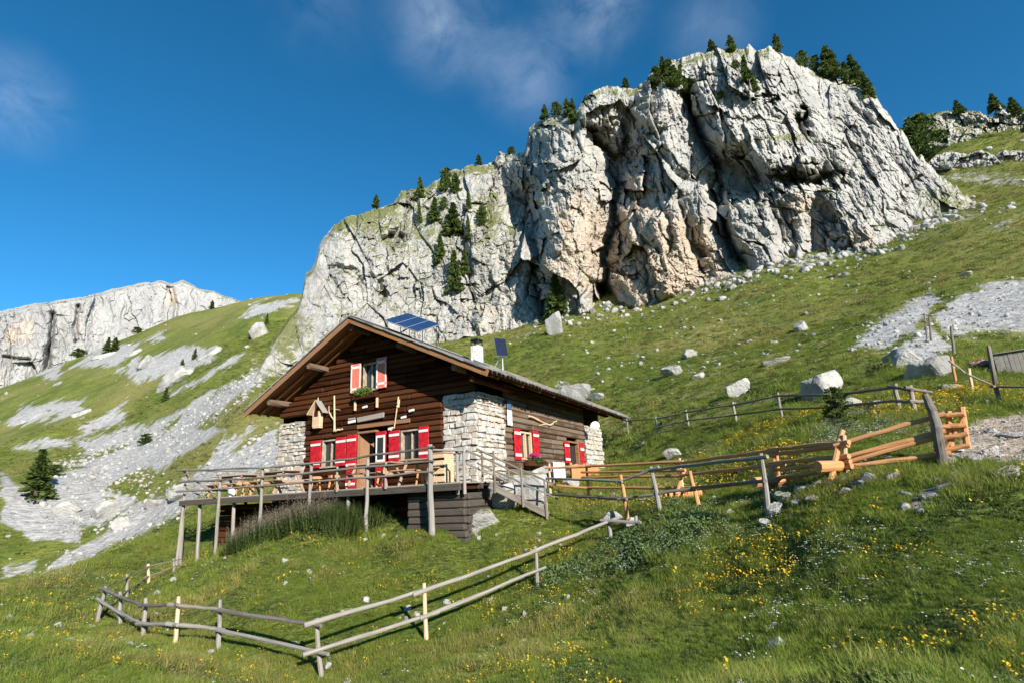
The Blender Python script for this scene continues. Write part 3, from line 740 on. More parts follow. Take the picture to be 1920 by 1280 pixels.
# roof
def slab(name, mat, x0, x1, t0, t1, y0, y1, parent):
    """roof layer between two depths under the roof line, from x0 to x1"""
    V = []
    for y in (y0, y1):
        for x in (x0, x1):
            for tt in (t0, t1): V.append((x, y, roof_z(x)-tt))
    return poly_part(name, parent, mat, V, [(0, 1, 3, 2), (4, 6, 7, 5), (0, 2, 6, 4), (1, 5, 7, 3), (0, 4, 5, 1), (2, 3, 7, 6)])
roof = empty('roof'); roof.parent = hut
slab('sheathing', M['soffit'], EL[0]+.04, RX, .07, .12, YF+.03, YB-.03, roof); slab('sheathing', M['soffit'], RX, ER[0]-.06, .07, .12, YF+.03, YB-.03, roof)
slab('covering', M['tile'], EL[0], RX+.02, .0, .065, YF-.03, YB, roof); slab('covering', M['tile'], RX+.02, ER[0]-.02, .0, .065, YF-.03, YB, roof)
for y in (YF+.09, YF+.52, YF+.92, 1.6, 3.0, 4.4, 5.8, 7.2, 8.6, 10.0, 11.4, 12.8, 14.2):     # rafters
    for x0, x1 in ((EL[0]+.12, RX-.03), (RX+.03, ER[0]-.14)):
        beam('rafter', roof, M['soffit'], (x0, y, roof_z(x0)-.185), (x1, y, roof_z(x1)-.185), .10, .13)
for x0, x1, nm in ((EL[0]-.02, RX, 0), (RX, ER[0]-.02, 1)):
    beam('verge_board', roof, M['verge'], (x0, YF-.02, roof_z(x0)-.16), (x1, YF-.02, roof_z(x1)-.16), .045, .20, .008)
    for q in range(14):                                                                       # ends of the top boards along the verge
        xa = x0+(x1-x0)*q/14; xb = x0+(x1-x0)*(q+.97)/14
        beam('verge_tile', roof, M['tile'] if rs.random() < .6 else M['grey_wood'], (xa, YF-.06, roof_z(xa)-.025+rs.uniform(-.012, .012)), (xb, YF-.06, roof_z(xb)-.035+rs.uniform(-.012, .012)), .09, .05, .006)
purl = [(RX, .40), (-2.42, .36), (-.20, .36), (-6.68, .36), (-8.75, .36)]
for x, dz in purl:
    y1 = YF+.14+rs.uniform(-.04, .03)
    pole('purlin', roof, M['log_side'], (x, y1, roof_z(x)-dz), (x, 1.2, roof_z(x)-dz), .115, .12, 3, 10, .0)
pole('purlin', roof, M['log_dark'], (.42, -.95, 3.44), (.42, 1.6, 3.44), .09, .1, 3, 10, 0)
beam('wall_plate', roof, M['log_dark'], (.03, -.5, under(0)-.10), (.03, YB-.2, under(0)-.10), .2, .2)
y = YF-.05; k = 0
while y < YB:                                           # two courses of tiles along the eave
    w = rs.uniform(.26, .32)
    for c_, (dx, dz) in enumerate(((.13, .0), (-.08, .06))):
        x1 = ER[0]+dx+rs.uniform(-.03, .03); x0 = x1-.46
        zz = rs.uniform(-.012, .02)
        beam('roof_tile', roof, M['tile'] if rs.random() < .3 else M['grey_wood'], (x0, y+w/2, ER[1]+(ER[0]-x0)*SR+dz+.02+zz), (x1, y+w/2, ER[1]+(ER[0]-x1)*SR+dz+.02+zz), w-.085, .07, .008)
    y += w
span('eave_board', roof, M['log_dark'], (ER[0]-.22, YF+.05, ER[1]-.10), (ER[0]-.18, YB-.05, ER[1]+.01))
span('ridge_cap', roof, M['tile'], (RX-.12, YF-.04, RZ_-.02), (RX+.12, YB, RZ_+.03))
# windows, doors, shutters
def window(rect, panes=2, wide_frame=.06, curtain=True):
    x0, x1, z0, z1 = rect
    w = pc('window', hut, M['glass'], ((x0+x1)/2, .045, (z0+z1)/2), (x1-x0-.02, .012, z1-z0-.02), c=.002)
    o = Vector(w.location); f = wide_frame
    def sub(n, m, lo, hi, c=.008): s = span(n, w, m, Vector(lo)-o, Vector(hi)-o, c); return s
    sub('frame', M['frame'], (x0, -.12, z0), (x0+f, .06, z1)); sub('frame', M['frame'], (x1-f, -.12, z0), (x1, .06, z1))
    sub('frame', M['frame'], (x0+f, -.12, z1-f), (x1-f, .06, z1)); sub('sill', M['frame'], (x0-.04, -.16, z0-.05), (x1+.04, .06, z0+.01))
    for k in range(1, panes):
        xm = x0+f+(x1-x0-2*f)*k/panes; sub('mullion', M['frame'], (xm-.03, -.02, z0+.01), (xm+.03, .05, z1-f))
    if curtain:
        for s in (-1, 1):
            xa = x0+f+.02 if s < 0 else x1-f-.13
            sub('curtain', M['curtain'], (xa, .07, z0+.05), (xa+.11, .085, z1-.12))
    return w
window(W1); window(W2); window(GW, 2, .05)
def shutter(x0, x1, z0, z1, mat=None, y=-.15, band=.085, dz=.16, nm='shutter'):
    s = span(nm, hut, mat or M['red'], (x0, y-.02, z0), (x1, y+.02, z1), .006)
    o = Vector(s.location)
    for zc in (z0+dz, z1-dz):
        span('white_band', s, M['white'], Vector((x0+.01, y-.034, zc-band/2))-o, Vector((x1-.01, y-.0215, zc+band/2))-o, .003)
    xm = (x0+x1)/2                                     # joint between the two boards
    return s
shutter(-7.26, -6.74, 1.20, 2.22); shutter(-5.98, -5.50, 1.20, 2.24); shutter(-3.50, -3.04, 1.20, 2.25); shutter(-2.22, -1.82, 1.22, 2.28)
g1 = shutter(-5.33, -4.85, 3.80, 4.90, M['red_pale'], -.16, .10, .14); g2 = shutter(-4.10, -3.64, 3.82, 4.96, M['red_pale'], -.16, .10, .17)
for s_, (a_, b_) in ((g1, (-5.33, -4.85)), (g2, (-4.10, -3.64))):
    for xx in (a_+.03, b_-.03): span('white_edge', s_, M['white'], Vector((xx-.028, -.194, 3.83))-Vector(s_.location), Vector((xx+.028, -.1815, 4.88))-Vector(s_.location), .003)
dl = shutter(-5.45, -4.99, .34, 2.29, None, -.15, .09, .2, 'door_leaf')
o_ = Vector(dl.location); span('white_band', dl, M['white'], Vector((-5.44, -.184, 1.16))-o_, Vector((-5.0, -.1715, 1.25))-o_, .003)
dr = span('door_leaf', hut, M['red'], (-4.12, -.14, .36), (-3.66, -.10, 2.28), .006); o_ = Vector(dr.location)
span('glass_pane', dr, M['glass'], Vector((-4.03, -.155, 1.30))-o_, Vector((-3.75, -.142, 2.06))-o_, .003)
for lo, hi in (((-4.09, -.16, 2.06), (-3.69, -.1415, 2.14)), ((-4.09, -.16, 1.22), (-3.69, -.1415, 1.30)), ((-4.09, -.16, 1.30), (-4.03, -.1415, 2.06)), ((-3.75, -.16, 1.30), (-3.69, -.1415, 2.06))):
    span('white_frame', dr, M['white'], Vector(lo)-o_, Vector(hi)-o_, .003)
poly_part('door_reveal', hut, M['verge'], [(-4.96, -.09, .33), (-4.74, .5, .33), (-4.74, .5, 2.28), (-4.96, -.09, 2.28)], [(0, 1, 2, 3)])
span('door_frame', hut, M['verge'], (-4.98, -.13, 2.28), (-4.12, .05, 2.36)); span('door_frame', hut, M['verge'], (-4.99, -.12, .32), (-4.93, .05, 2.28))
span('threshold', hut, M['grey_wood'], (-4.98, -.14, .30), (-3.62, .3, .345))
span('lintel_board', hut, M['verge'], (-5.0, -.15, 2.46), (-2.6, -.125, 2.60), .01)
# side window and side door (their plane faces +x)
def sspan(name, parent, mat, y0, y1, z0, z1, x0, x1, off=Vector((0, 0, 0)), c=.006):
    return span(name, parent, mat, Vector((x0, y0, z0))-off, Vector((x1, y1, z1))-off, c)
w = sspan('window', hut, M['glass'], 2.88, 3.90, 1.18, 2.12, -.05, -.035); o_ = Vector(w.location)
for a_ in ((2.86, 2.93, 1.16, 2.14), (3.85, 3.92, 1.16, 2.14), (2.93, 3.85, 2.07, 2.14), (3.36, 3.42, 1.18, 2.07)): sspan('frame', w, M['pale_wood'], *a_, -.03, .09, o_)
sspan('sill', w, M['pale_wood'], 2.8, 3.98, 1.10, 1.16, -.03, .14, o_)
def sshutter(y0, y1, z0, z1, mat):
    s = sspan('shutter', hut, mat, y0, y1, z0, z1, .12, .16); o = Vector(s.location)
    for zc in (z0+.17, z1-.17): sspan('white_band', s, M['white'], y0+.01, y1-.01, zc-.05, zc+.05, .1615, .174, o, .003)
sshutter(2.32, 2.84, 1.08, 2.20, M['red']); sshutter(3.93, 4.45, 1.08, 2.22, M['red']); sshutter(7.17, 7.71, 1.06, 2.0, M['red'])
dd = sspan('door_leaf', hut, M['red'], 9.12, 9.62, .45, 2.05, .12, .16); o_ = Vector(dd.location); sspan('white_band', dd, M['white'], 9.13, 9.61, 1.68, 1.80, .1615, .174, o_, .003)
for a_ in ((7.74, 7.84, .3, 2.06), (8.95, 9.1, .3, 2.06), (7.84, 8.95, 1.98, 2.06)): sspan('door_frame', hut, M['verge'], *a_, -.05, .12)
sspan('door_panel', hut, M['interior'], 7.84, 8.95, .3, 1.98, -.09, -.06)
# chimney
ch = span('chimney', hut, M['white_wash'], (-3.70, 5.83, 5.2), (-3.24, 6.27, 6.66), .03); o_ = Vector(ch.location)
for dx in (-.2, .2):
    for dy in (-.19, .19): span('cap_leg', ch, M['black'], Vector((-3.47+dx-.03, 6.05+dy-.03, 6.70))-o_, Vector((-3.47+dx+.03, 6.05+dy+.03, 6.86))-o_)
pc('cap', ch, M['black'], Vector((-3.47, 6.05, 6.93))-o_, (.50, .48, .14), c=.06)

# rooftop solar panels: a low edge to the front, propped up behind
def solar_array():
    t_ = empty('solar_array', hw(-3.5, 1.2, roof_z(-3.5)), HUT_RZ); inv = t_.location
    tag(t_, 'three blue solar panels propped up together on the roof near the ridge', 'solar panel')
    A, B = Vector((-4.44, .6, 6.68)), Vector((-2.82, .6, 5.90)); A2 = Vector((-4.28, 1.72, 7.27))
    base = Vector((-3.5, 1.2, roof_z(-3.5)))
    ex, ey = (B-A), (A2-A); X = ex.normalized(); n = ex.cross(ey).normalized(); Y = n.cross(X)
    Lx, Ly = ex.length, ey.dot(Y)
    for k in range(3):
        c = A-base+X*(Lx*(k+.5)/3)+Y*(Ly/2)
        fr = link('panel', box_mesh((Lx/3-.015, Ly, .04), .006, 0, 'alu'), t_, M['alu'])
        fr.matrix_local = Matrix(((X.x, Y.x, n.x, c.x), (X.y, Y.y, n.y, c.y), (X.z, Y.z, n.z, c.z), (0, 0, 0, 1)))
        ce = link('cells', box_mesh((Lx/3-.055, Ly-.05, .008), .001, 0, 'solar'), fr, M['solar']); ce.location = (0, 0, .0245)
    for q in (.1, .5, .92):
        p0 = A-base+X*Lx*q; p1 = p0+Y*Ly*.95-n*.03
        g = p1.copy(); g.z = roof_z(p1.x+base.x)-base.z-.05
        pole('prop', t_, M['black'], g, p1, .015, .015, 1, 6, 0)
        g = p0-n*.03; h_ = g.copy(); h_.z = roof_z(g.x+base.x)-base.z-.05
        pole('prop', t_, M['black'], h_, g, .02, .02, 1, 6, 0)
solar_array()
t_ = empty('solar_module', hw(-1.0, 3.8, roof_z(-1.0)), HUT_RZ); tag(t_, 'single dark blue solar panel standing on a pole by the eave', 'solar panel')
fr = pc('panel', t_, M['alu'], (0, 0, 1.05), (.50, .03, .82), rot=(-.28, 0, R(50)), c=.005); ce = pc('cells', fr, M['solar_dark'], (0, -.0185, 0), (.49, .006, .81), c=.001)
pole('post', t_, M['alu'], (0, .08, -.15), (0, .08, 1.0), .03, .03, 1, 8, 0); pole('brace', t_, M['alu'], (-.45, .1, -.05+.22), (-.05, .1, .8), .025, .025, 1, 6, 0)
# dish under the far eave
t_ = empty('satellite_dish', hw(.02, 10.75, 2.7), HUT_RZ); tag(t_, 'small white satellite dish on the far stone corner under the eave', 'dish')
bm = bmesh.new()
bmesh.ops.create_uvsphere(bm, u_segments=20, v_segments=12, radius=.62)
bmesh.ops.delete(bm, geom=[v for v in bm.verts if v.co.z > -.44], context='VERTS')
me = bpy.data.meshes.new('bowl'); bm.to_mesh(me); bm.free()
bo = link('bowl', me, t_, M['white']); bo.location = (.42, -.50, .28); bo.rotation_euler = (R(-68), 0, R(40)); bo.scale = (.8, .8, .8)
sm = bo.modifiers.new('thick', 'SOLIDIFY'); sm.thickness = .02
pole('arm', t_, M['alu'], (-.05, 0, -.05), (.22, -.2, .05), .02, .02, 1, 6, 0); pole('feed', t_, M['alu'], (.22, -.2, -.1), (.55, -.55, .0), .012, .02, 1, 6, 0)

# things fixed to the walls
def flower_box(loc, rz, w, label, bloom, trail):
    t_ = empty('flower_box', loc, rz); tag(t_, label, 'flower box')
    pc('trough', t_, M['log_dark'], (0, -.1, .10), (w, .2, .2), c=.02)
    for s in ((-1, 1) if trail else ()): pc('bracket', t_, M['pale_wood'], (s*(w/2-.06), -.05, -.12), (.06, .09, .5), c=.01)
    return t_
def leaf_clump(name, parent, mat, n, cx, sx, sy, sz, size, seed, petals=None, pm=None):
    """many small leaf faces spread through a volume"""
    rs_ = random.Random(seed); V = []; F = []; mi = []
    for i in range(n):
        while True:
            p = Vector((rs_.uniform(-1, 1), rs_.uniform(-1, 1), rs_.uniform(-1, 1)))
            if p.length < 1: break
        c = Vector((cx[0]+p.x*sx, cx[1]+p.y*sy, cx[2]+p.z*sz))
        a = Vector((rs_.gauss(0, 1), rs_.gauss(0, 1), rs_.gauss(0, 1))).normalized(); b = a.orthogonal().normalized(); q = size*rs_.uniform(.6, 1.3)
        k = len(V); V += [c-a*q, c+b*q*.45, c+a*q, c-b*q*.45]; F.append((k, k+1, k+2, k+3))
        mi.append(1 if petals and rs_.random() < petals else 0)
    me = bpy.data.meshes.new(name); me.from_pydata(V, [], F); me.materials.append(mat)
    if pm: me.materials.append(pm); me.polygons.foreach_set('material_index', mi)
    return link(name, me, parent)
def leaf_mat(name, a, b, trans=.25):
    t = NT(name); g = t.node('NewGeometry'); r = g.outputs['Random Per Island']
    c = t.mix(r, a, b); c = t.mix(t.math('MULTIPLY', t.rnd(), .5), c, tuple(q*.7 for q in a)); t.color(c).rough(.7)
    tr = t.node('BsdfTranslucent'); t.put(tr.inputs['Color'], c); mx = t.node('MixShader'); mx.inputs[0].default_value = trans
    t.l.new(t.b.outputs[0], mx.inputs[1]); t.l.new(tr.outputs[0], mx.inputs[2]); t.l.new(mx.outputs[0], t.out.inputs['Surface'])
    return t.m
M['leaf'] = leaf_mat('leaf_green', (.05, .10, .015), (.13, .20, .03))
M['leaf_deep'] = leaf_mat('leaf_deep', (.03, .07, .02), (.08, .13, .03))
M['magenta'] = leaf_mat('magenta_petals', (.60, .02, .20), (.75, .06, .32))
M['needle'] = leaf_mat('pine_needles', (.055, .095, .024), (.150, .190, .044), .3)
M['shrubgreen'] = leaf_mat('juniper_needles', (.08, .135, .045), (.17, .235, .085), .3)
M['weed'] = leaf_mat('weed_green', (.10, .16, .04), (.20, .25, .08))
M['mauve'] = leaf_mat('mauve_plumes', (.26, .18, .17), (.38, .28, .25))
M['bark'] = plain('pine_bark', (.10, .07, .05), .95, .4, .6)
fb = flower_box(hw(-4.55, -.14, 3.50), HUT_RZ, 1.15, 'dark wooden flower box with trailing greenery below the gable window', None, 1)
leaf_clump('greenery', fb, M['leaf'], 420, (-.08, -.15, .26), .46, .16, .2, .045, 5)
fb = flower_box(hw(.16, 3.85, .86), HUT_RZ+R(90), 1.7, 'wooden flower box with magenta blooms below the side window', None, 0)
leaf_clump('greenery', fb, M['leaf_deep'], 520, (.05, -.13, .20), .75, .16, .17, .05, 6); leaf_clump('blossoms', fb, M['magenta'], 260, (-.25, -.14, .40), .55, .12, .07, .045, 7)
def on_front(name, x, z, label, cat):
    t_ = empty(name, hw(x, -.14, z), HUT_RZ); tag(t_, label, cat); return t_
t_ = on_front('wooden_shrine', -6.88, 2.70, 'small pale wooden shrine with a pointed gable hung on the dark front wall', 'shrine')
pc('box', t_, M['pale_wood'], (0, -.10, .30), (.40, .18, .62), c=.02, jit=.05, key='shr'); pc('niche', t_, M['log_dark'], (0, -.19, .50), (.20, .02, .22))
for s in (-1, 1): beam('roof_board', t_, M['pale_wood'] if s < 0 else M['grey_wood'], (0, -.12, 1.02), (s*.42, -.12, .50), .30, .035)
pc('shelf', t_, M['pale_wood'], (.04, -.12, -.02), (.34, .2, .05)); pole('finial', t_, M['pale_wood'], (0, -.12, .98), (0, -.12, 1.14), .03, .012, 1, 6, 0)
def branch(name, x, z, pts, label, r=.035, mat=None):
    t_ = on_front(name, x, z, label, 'branch'); pa = None
    for i, (a, b, r0, r1) in enumerate(pts):
        pole('stem' if i == 0 else 'twig', t_, mat or M['pale_wood'], (a[0], -.05, a[1]), (b[0], -.06, b[1]), r0, r1, 4, 7, .012, 40+i)
    return t_
branch('forked_branch', -6.06, 2.46, [((.02, 0), (-.05, 1.36), .04, .03), ((-.02, .42), (-.28, .75), .028, .02), ((-.28, .72), (-.30, 1.0), .02, .012), ((-.03, .85), (.28, .78), .018, .01), ((0, .03), (.42, .06), .05, .03)], 'pale forked dead branch mounted beside the shrine on the front wall')
branch('dead_branch', -3.22, 2.32, [((-.03, 0), (.16, 1.08), .02, .028), ((.12, .72), (.20, .98), .06, .03), ((-.05, .02), (-.2, -.06), .03, .02)], 'thin pale stick of driftwood mounted above the right window')
t_ = on_front('name_board', -4.35, 2.76, 'pale weathered name board above the open door', 'sign')
pc('board', t_, M['grey_wood'], (0, -.02, .05), (1.25, .05, .19), rot=(0, R(-3), 0), c=.02, jit=.04, key='nb')
t_ = on_front('wall_plate', -5.24, 2.72, 'small white plate left of the pale name board', 'sign'); pc('board', t_, M['white'], (0, -.02, .03), (.36, .04, .10), rot=(0, R(-3), 0)); pc('support', t_, M['grey_wood'], (0, -.02, .13), (.34, .05, .08))
for x, z_, lb in ((-2.86, 2.66, 'small white plaque above the right window, the lower of two'), (-2.52, 2.86, 'small white plaque above the right window, the upper of two'), (-4.62, 3.22, 'small white lamp cover under the gable flower box'), (-3.42, 2.32, 'small white lamp on the wall between door and right window')):
    lm_ = 'lamp' in lb; t_ = on_front('wall_lamp' if lm_ else 'plaque', x, z_, lb, 'lamp' if lm_ else 'plaque'); pc('face', t_, M['white'], (0, -.03, 0), (.24, .05, .09), rot=(0, R(-6), 0), c=.02); pc('backing', t_, M['grey_wood'], (0, .0, 0), (.16, .05, .05))
t_ = empty('antler_branch', hw(.14, 5.2, 2.58), HUT_RZ); tag(t_, 'long bleached forked branch on the side wall above the window', 'branch')
for i, (a, b, r0, r1) in enumerate((((0, -1.5, .18), (0, .55, .0), .05, .04), ((0, .5, .0), (.02, 1.25, .26), .04, .02), ((0, .1, .04), (0, -.6, -.12), .03, .015))): pole('stem' if i == 0 else 'twig', t_, M['pale_wood'], a, b, r0, r1, 5, 7, .03, 60+i)
t_ = empty('wall_sign', hw(.08, 2.0, 2.9), HUT_RZ); tag(t_, 'narrow blue and white sign on the side of the stone corner', 'sign')
pc('plate', t_, M['blue_tin'], (.06, .05, .12), (.03, .34, .36)); pc('panel', t_, M['white'], (.06, .05, -.36), (.03, .36, .56))

# ------------------------------------------------------------------ deck
deck = empty('wooden_deck', hw(-5, -2.6, gz(*hw(-5, -2.6).xy)), HUT_RZ); DO = Vector((-5, -2.6, deck.location.z))
tag(deck, 'raised wooden terrace on tall thin posts in front of the hut', 'deck')
def dk(x, y, z): return Vector((x, y, z))-DO
y = -2.62; k = 0
while y < -.16:                                          # planks run along the gable
    w = rs.uniform(.17, .20)
    xa = -10.85
    for xb in (-7.2+rs.uniform(-.4, .4), -3.4+rs.uniform(-.4, .4), .98):
        pc('plank', deck, M['grey_wood'], dk((xa+xb)/2, y+w/2, .295), (xb-xa-.008, w-.012, .04), c=.006); xa = xb
    y += w
for z0, z1, y_ in ((.10, .272, -2.66), (.12, .27, -1.5), (.12, .27, -.5)):
    for xa, xb in ((-10.9, -5.4), (-5.39, 1.0)): span('bearer', deck, M['old_beam'], dk(xa, y_-.04, z0), dk(xb, y_+.04, z1))
for x in np.arange(-10.6, 1.0, .95): span('joist', deck, M['log_dark'], dk(x-.04, -2.6, .12), dk(x+.04, -.15, .268))
# posts: x, foot lean, top height
for x, lean, top, r, y_ in ((.07, .03, 1.36, .075, -2.72), (-2.14, -.02, 1.12, .05, -2.72), (-4.40, -.03, 1.14, .05, -2.72), (-6.60, .08, 1.24, .052, -2.72), (-8.72, .13, 1.10, .052, -2.72), (-10.78, .0, 1.36, .045, -2.60)):
    p = hw(x+lean, y_); g = gz(p.x, p.y)
    pole('post', deck, M['grey_wood'], dk(x+lean, y_, g-.3), dk(x, y_, top), r*1.1, r*.9, 6, 8, .012)
for x, y_, lean in ((-10.85, -2.55, .22), (-10.0, -2.5, .2), (-8.25, -2.45, .12), (-3.05, -2.5, .0), (-9.7, -.9, .1), (-10.75, -.6, .1), (-5.5, -1.5, .05)):
    p = hw(x+lean, y_); g = gz(p.x, p.y)
    pole('support', deck, M['grey_wood'], dk(x+lean, y_, g-.3), dk(x, y_, .12), .062, .055, 4, 8, .01)
for z0, z1, z2, z3, r, m in ((1.34, 1.14, 1.16, 1.28, .032, 'dark_rail'), (.92, .84, .88, .90, .034, 'dark_rail'), (.60, .58, .60, .62, .03, 'dark_rail')):
    pts = [(-10.88, z0), (-6.6, z1), (-3.2, z2), (.12, z3)]
    for (xa, za), (xb, zb) in zip(pts[:-1], pts[1:]): pole('rail', deck, M[m], dk(xa-.1, -2.78, za), dk(xb+.12, -2.78, zb), r*1.1, r, 5, 7, .02)
for z0, m in ((1.34, 'dark_rail'), (.95, 'grey_wood'), (.62, 'dark_rail')): pole('rail', deck, M[m], dk(-10.85, -2.75, z0), dk(-10.8, -.1, z0-.02), .035, .03, 4, 7, .02)
pole('brace', deck, M['dark_rail'], dk(-10.8, -2.7, 1.3), dk(-8.9, -2.7, .34), .03, .03, 3, 7, .01); pole('brace', deck, M['dark_rail'], dk(-10.8, -2.6, .75), dk(-9.7, -2.6, .34), .028, .028, 3, 7, .01)
for x, top in ((.80, 1.16), (1.02, 1.10)): pole('post', deck, M['grey_wood'], dk(x, -2.5, .0), dk(x, -2.5, top), .045, .042, 3, 8, .006)
pole('rail', deck, M['grey_wood'], dk(.0, -2.74, 1.22), dk(1.05, -2.55, 1.12), .03, .03, 3, 7, .01)
for x, y_ in ((-1.45, -2.74), (-3.3, -2.74)): pole('post', deck, M['grey_wood'], dk(x, y_, .25), dk(x, y_, .98), .035, .032, 2, 7, .006)

# cellar under the deck: squared logs
cel = empty('log_cellar', hw(-5, -1.6, gz(*hw(-5, -1.6).xy)), HUT_RZ); CO = Vector((-5, -1.6, cel.location.z)); tag(cel, 'dark squared-log cellar walls in the shade under the deck', 'cellar')
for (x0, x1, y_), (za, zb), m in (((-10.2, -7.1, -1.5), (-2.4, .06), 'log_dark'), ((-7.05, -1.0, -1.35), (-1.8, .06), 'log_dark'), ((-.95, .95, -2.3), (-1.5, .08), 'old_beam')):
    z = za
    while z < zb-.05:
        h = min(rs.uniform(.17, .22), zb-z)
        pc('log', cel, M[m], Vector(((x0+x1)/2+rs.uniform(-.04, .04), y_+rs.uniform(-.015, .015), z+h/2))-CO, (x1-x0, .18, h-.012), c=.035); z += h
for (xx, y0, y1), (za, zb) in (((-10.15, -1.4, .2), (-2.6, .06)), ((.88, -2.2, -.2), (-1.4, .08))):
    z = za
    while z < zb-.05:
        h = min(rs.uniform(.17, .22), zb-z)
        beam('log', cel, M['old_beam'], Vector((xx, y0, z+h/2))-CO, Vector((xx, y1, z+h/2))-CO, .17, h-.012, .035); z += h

# ------------------------------------------------------------------ furniture on the deck
def picnic_table(x, y, rz, label, L=1.7):
    t_ = empty('picnic_table', hw(x, y, .315), HUT_RZ+rz); tag(t_, label, 'table', 'picnic tables on the deck')
    for k in range(4): pc('top_plank', t_, M['bench_wood'], (0, -.26+.174*k, .74), (L, .165, .04), c=.006)
    for s in (-1, 1):
        for k in range(2): pc('bench_plank', t_, M['bench_wood'], (0, s*(.56+.12*k), .44), (L, .11, .035), c=.006)
    for e in (-1, 1):
        xx = e*(L/2-.25)
        for s in (-1, 1): beam('leg', t_, M['bench_wood'], (xx, s*.62, 0), (xx, s*.22, .72), .05, .09)
        pc('crossbar', t_, M['bench_wood'], (xx+.05, 0, .40), (.04, 1.4, .09)); pc('crossbar', t_, M['bench_wood'], (xx+.05, 0, .69), (.04, .68, .06))
picnic_table(-9.3, -1.7, R(4), 'picnic table at the open left end of the deck'); picnic_table(-7.0, -1.75, R(-3), 'picnic table in front of the left stone corner and window')
picnic_table(-2.9, -1.5, R(2), 'picnic table in front of the right window'); picnic_table(-.85, -1.55, R(0), 'picnic table at the right end of the deck beside the stone corner')
def log_stool(x, y, label, h=.45, r=.17):
    t_ = empty('log_stool', hw(x, y, .315), HUT_RZ); tag(t_, label, 'stool', 'stools on the deck')
    pole('seat', t_, M['new_wood'], (0, 0, h-.08), (0, 0, h), r*1.1, r*1.1, 1, 14, 0)
    for a in (0, 2.1, 4.2): pole('leg', t_, M['new_wood'], (math.cos(a)*r*1.0, math.sin(a)*r*1.0, 0), (math.cos(a)*r*.6, math.sin(a)*r*.6, h-.06), .03, .03, 1, 7, 0)
for x, y_, lb in ((-8.15, -2.3, 'orange wooden stool behind the rail, leftmost on the deck'), (-7.75, -2.35, 'orange wooden stool second from the left end of the deck'), (-4.6, -2.3, 'wooden stool in front of the red door'), (-3.85, -2.3, 'wooden stool right of the red door'), (-1.9, -2.35, 'wooden stool behind the rail below the right window'), (-.45, -2.4, 'wooden stool beside the thick grey corner post')): log_stool(x, y_, lb)
t_ = empty('wood_crate', hw(-.1, -1.9, .315), HUT_RZ); tag(t_, 'pale wooden box standing by the corner post of the deck', 'crate')
for s in (-1, 1): pc('side', t_, M['pale_wood'], (s*.24, 0, .42), (.03, .46, .8)); 
for zz in (.12, .34, .56, .78): pc('slat', t_, M['pale_wood'], (0, -.22, zz), (.45, .025, .16))
pc('lid', t_, M['new_wood'], (0, 0, .84), (.55, .5, .03)); pc('back', t_, M['pale_wood'], (0, .21, .42), (.45, .03, .8))
t_ = empty('bucket', hw(-8.45, -2.4, .315)); tag(t_, 'white bucket on the deck between two orange stools', 'bucket')
pole('body', t_, M['white'], (0, 0, 0), (0, 0, .3), .12, .15, 1, 14, 0); pole('rim', t_, M['white'], (0, 0, .3), (0, 0, .325), .162, .162, 1, 14, 0); pole('handle', t_, M['alu'], (-.15, 0, .31), (.15, -.02, .24), .008, .008, 3, 6, .01)

# ------------------------------------------------------------------ steps at the right end of the deck
S0, S1 = Vector((1.0, -1.45, .30)), Vector((2.15, -.15, 0)); S1.z = gz(*hw(S1.x, S1.y).xy)+.06
st = empty('wooden_steps', hw(*S0.xy, gz(*hw(*S0.xy).xy)), HUT_RZ); SO = Vector((S0.x, S0.y, st.location.z)); tag(st, 'grey wooden steps with pole handrail going down from the deck', 'steps')
sd = (S1-S0); sdh = Vector((sd.x, sd.y, 0)).normalized(); sn_ = Vector((sdh.y, -sdh.x, 0)); ang = math.atan2(sdh.y, sdh.x)
for k in range(5):
    c = S0+sd*((k+.5)/5)
    pc('tread', st, M['dark_rail'], c-SO, (.32, .95, .05), rot=(rs.uniform(-.03, .03), rs.uniform(-.03, .03), ang))
for q in (-.46, .46): beam('stringer', st, M['dark_rail'], S0+sn_*q-SO-Vector((0, 0, .1)), S1+sn_*q-SO-Vector((0, 0, .12)), .06, .18)
for q, dz in ((.52, 0), (-.5, .05)):
    for up_, m, r_ in ((.88+dz, 'dark_rail', .03), (.5+dz, 'dark_rail', .026)):
        pole('handrail', st, M[m], S0+sn_*q-sdh*.35+Vector((0, 0, up_))-SO, S1+sn_*q+sdh*.3+Vector((0, 0, up_-.2))-SO, r_, r_*.85, 5, 7, .02)
    for f_ in (.08, .55, .95):
        c = S0+sd*f_+sn_*q; pole('baluster', st, M['dark_rail'], c-SO-Vector((0, 0, .25)), c-SO+Vector((0, 0, .9-.12*f_)), .036, .03, 3, 7, .008)

# plank screen and notice panel on the side terrace
t_ = empty('plank_screen', hw(1.25, 6.6, gz(*hw(1.25, 6.6).xy)), HUT_RZ); tag(t_, 'low screen of fresh orange boards beside the side door', 'screen')
for k in range(9): pc('board', t_, M['new_wood'], (rs.uniform(-.01, .01), -1.5+.36*k, .22), (.03, .34, .62+rs.uniform(-.08, .05)))
for z_ in (.1, .42): pc('ledger', t_, M['new_wood'], (-.035, 0, z_), (.04, 3.3, .09))
for y_ in (-1.5, 0, 1.5): pc('post', t_, M['new_wood'], (-.09, y_, .2), (.08, .08, .8))
t_ = empty('notice_panel', hw(1.15, 3.9, gz(*hw(1.15, 3.9).xy)), HUT_RZ); tag(t_, 'white notice panel standing behind the rail below the side window', 'panel')
pc('panel', t_, M['white'], (0, 0, .55), (.04, 1.1, .62)); 
for y_ in (-.48, .48): pc('leg', t_, M['grey_wood'], (-.05, y_, .35), (.06, .06, 1.1))


